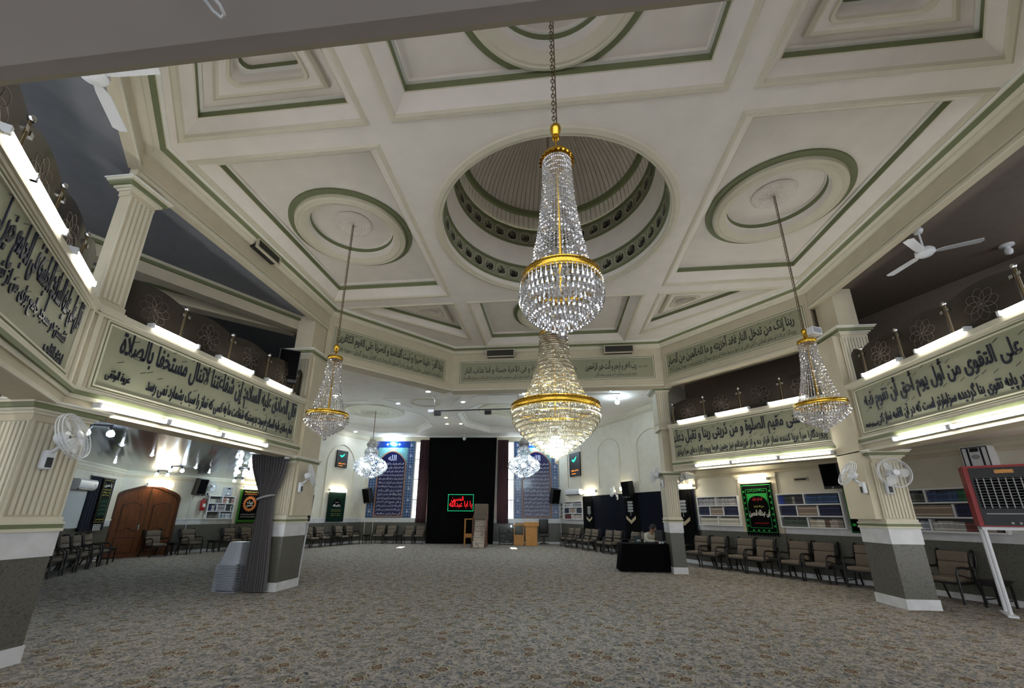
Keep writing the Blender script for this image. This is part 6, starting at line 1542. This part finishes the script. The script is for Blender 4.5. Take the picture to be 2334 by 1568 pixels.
mb = MB(); mb.tube([(0.02,-0.02,0.48),(0.11,-0.03,0.47),(0.115,-0.02,0.3),(0.10,-0.02,0.12)], 0.011, BLACKP); mb.build('hose', t, smooth=50)
mb = MB(); mb.box(-0.05, 0.05, -0.092, -0.088, 0.14, 0.28, WHITEPR); mb.build('paper_label', t); mb = MB(); mb.box(-0.02, 0.02, 0.088, 0.11, 0.25, 0.42, BLACKP); mb.build('wall_hook', t)
def conduit(W, s, z0, z1, label, r=0.013):
    mb = MB(); mb.tube([(0,-0.02,0),(0,-0.02,z1-z0)], r, WHITEPL); o = mb.build('conduit', None, loc=W.p(s, z0, 0.0), rot=(0, 0, W.rz)); tag(o, label, 'conduit', 'white wall conduits')
conduit(LD, 2.50, 0.72, 2.2, 'white conduit on wall beside the red extinguisher'); conduit(AB, 0.24, 0.12, 1.27, 'white conduit under left tile panel, left one'); conduit(AB, 0.70, 0.12, 1.27, 'white conduit under left tile panel, right one'); conduit(AR, 0.05, 0.12, 2.1, 'white conduit in the right corner of alcove')
def memorial(W, a, b, c, e, label, depth=0.25):
    t = thing('picture_box', label, 'picture', W.p(a, c, 0.0), W.rz, 'framed portraits standing on bookcases'); L, H = b-a, e-c
    mb = MB(); mb.box(0, L, -depth, -0.0, 0, H, WHITEPL); mb.build('box', t)
    mb = MB(); frame_lines(mb, 0.01, L-0.01, 0.01, H-0.01, 0.018, -depth-0.002, NAVYL); rect(mb, L*0.22, L*0.30, 0.03, H-0.03, -depth-0.002, NAVYL); rect(mb, L*0.70, L*0.78, 0.03, H-0.03, -depth-0.002, NAVYL); rect(mb, L*0.34, L*0.66, H*0.74, H*0.92, -depth-0.002, BLACK)
    mb.plate([(L*0.5+0.16*L*math.cos(q), H*0.5+0.11*H*math.sin(q)) for q in [2*PI*k/20 for k in range(20)]], -depth-0.004, -depth, SILVER); mb.build('printed_face', t)
memorial(RE, 2.36, 2.76, 2.46, 2.86, 'white framed emblem box high on the wall above the red cooler')
memorial(LD, 3.72, 4.04, 2.26, 2.60, 'white framed emblem box standing on the side room bookcase', 0.18)
t = thing('security_camera', 'small dome camera under balcony edge by the curtained pillar', 'camera', (-5.98, 1.86, 2.74))
mb = MB(); mb.lathe([(0.055,0),(0.055,-0.04),(0.04,-0.05)], WHITEPL, n=16); mb.build('base', t); mb = MB(); mb.lathe([(0.04,-0.045),(0.035,-0.08),(0.003,-0.095)], BLACKP, n=16); mb.build('dome', t, smooth=60)
t = thing('flag_pole', 'tall white pole with black sleeve standing beside the curtained pillar', 'pole', (-6.02, 3.15, 0))
mb = MB(); mb.tube([(-0.1,0,0),(0,0,2.05)], 0.022, WHITEPL, n=8); mb.build('shaft', t, smooth=60); mb = MB(); mb.tube([(-0.035,0,1.36),(-0.002,0,1.98)], 0.034, BLACKP, n=10); mb.build('black_sleeve', t, smooth=60); mb = MB(); mb.lathe([(0.024,0),(0.035,0.04),(0.003,0.09)], WHITEPL, n=10, c=(0,0,2.05)); mb.build('finial', t)
# evaporative cooler on its stand
ck = Wall((7.20, 1.56), (7.98, 1.06))
st = thing('metal_stand', 'tall white metal stand carrying the red cooler', 'stand', ck.p(0, 0, 0), ck.rz)
for x in (0.03, 0.93):
    for y in (0.03, 0.34):
        mb = MB(); mb.tube([(x,y,0.02),(x,y,1.36)], 0.027, WHITEPL, n=8); mb.build('leg', st, smooth=60)
mb = MB()
for y in (0.03, 0.34): mb.box(0, 0.96, y-0.025, y+0.025, 1.34, 1.39, WHITEPL)
for x in (0.03, 0.93): mb.box(x-0.025, x+0.025, 0.03, 0.34, 1.34, 1.39, WHITEPL)
mb.build('frame', st)
for x in (0.03, 0.93):
    mb = MB(); mb.box(x-0.06, x+0.06, -0.1, 0.46, 0, 0.03, WHITEPL); mb.build('foot', st)
t = thing('air_cooler', 'red evaporative cooler with black grille at right edge of photo', 'cooler', ck.p(0, 1.395, 0), ck.rz)
mb = MB(); mb.prism([(-0.02,-0.03),(0.98,-0.03),(0.98,0.36),(-0.02,0.36)], 0, 1.02, RED); mb.build('casing', t)
mb = MB(); mb.box(0.04, 0.86, -0.05, -0.03, 0.02, 0.98, BLACKP); mb.build('front_panel', t)
mb = MB(); mb.box(0.07, 0.83, -0.065, -0.05, 0.30, 0.80, BLKCL)
for k in range(9): x = 0.10+0.085*k; mb.box(x-0.007, x+0.007, -0.085, -0.065, 0.30, 0.80, SILVER)
for k in range(11): z = 0.32+0.046*k; mb.box(0.07, 0.83, -0.075, -0.067, z-0.003, z+0.003, GREYPL)
mb.build('grille', t); mb = MB(); mb.box(0.34, 0.56, -0.056, -0.05, 0.88, 0.94, mat('brand_plate_gold', (200, 140, 60), 0.4, var=0.2, scale=40)); mb.build('badge', t)
for x in (0.36, 0.45, 0.54):
    mb = MB(); mb.lathe([(0.02,0),(0.018,0.02),(0.003,0.022)], SILVER, n=12); mb.xf(Matrix.Translation((x,-0.05,0.06)) @ Matrix.Rotation(PI/2, 4, 'X')); mb.build('knob', t)
mb = MB(); mb.box(0.10, 0.80, -0.058, -0.05, 0.20, 0.22, GREYPL); mb.build('drip_lip', t)
# cable loop on the slab
mb = MB(); mb.tube([(-0.022,-0.10,0.0),(-0.010,-0.05,-0.006),(-0.006,-0.01,-0.012),(0.0,0.016,-0.018),(0.012,0.030,-0.022),(0.025,0.024,-0.022),(0.027,0.006,-0.018),(0.018,-0.014,-0.012),(0.006,-0.04,-0.008),(-0.006,-0.10,0.0)], 0.0042, WHITEPL, n=6)
o = mb.build('cable_loop', None, loc=(-0.945, -6.13, 2.80), smooth=60); tag(o, 'white cable loop hanging from the slab overhead at top of photo', 'cable')
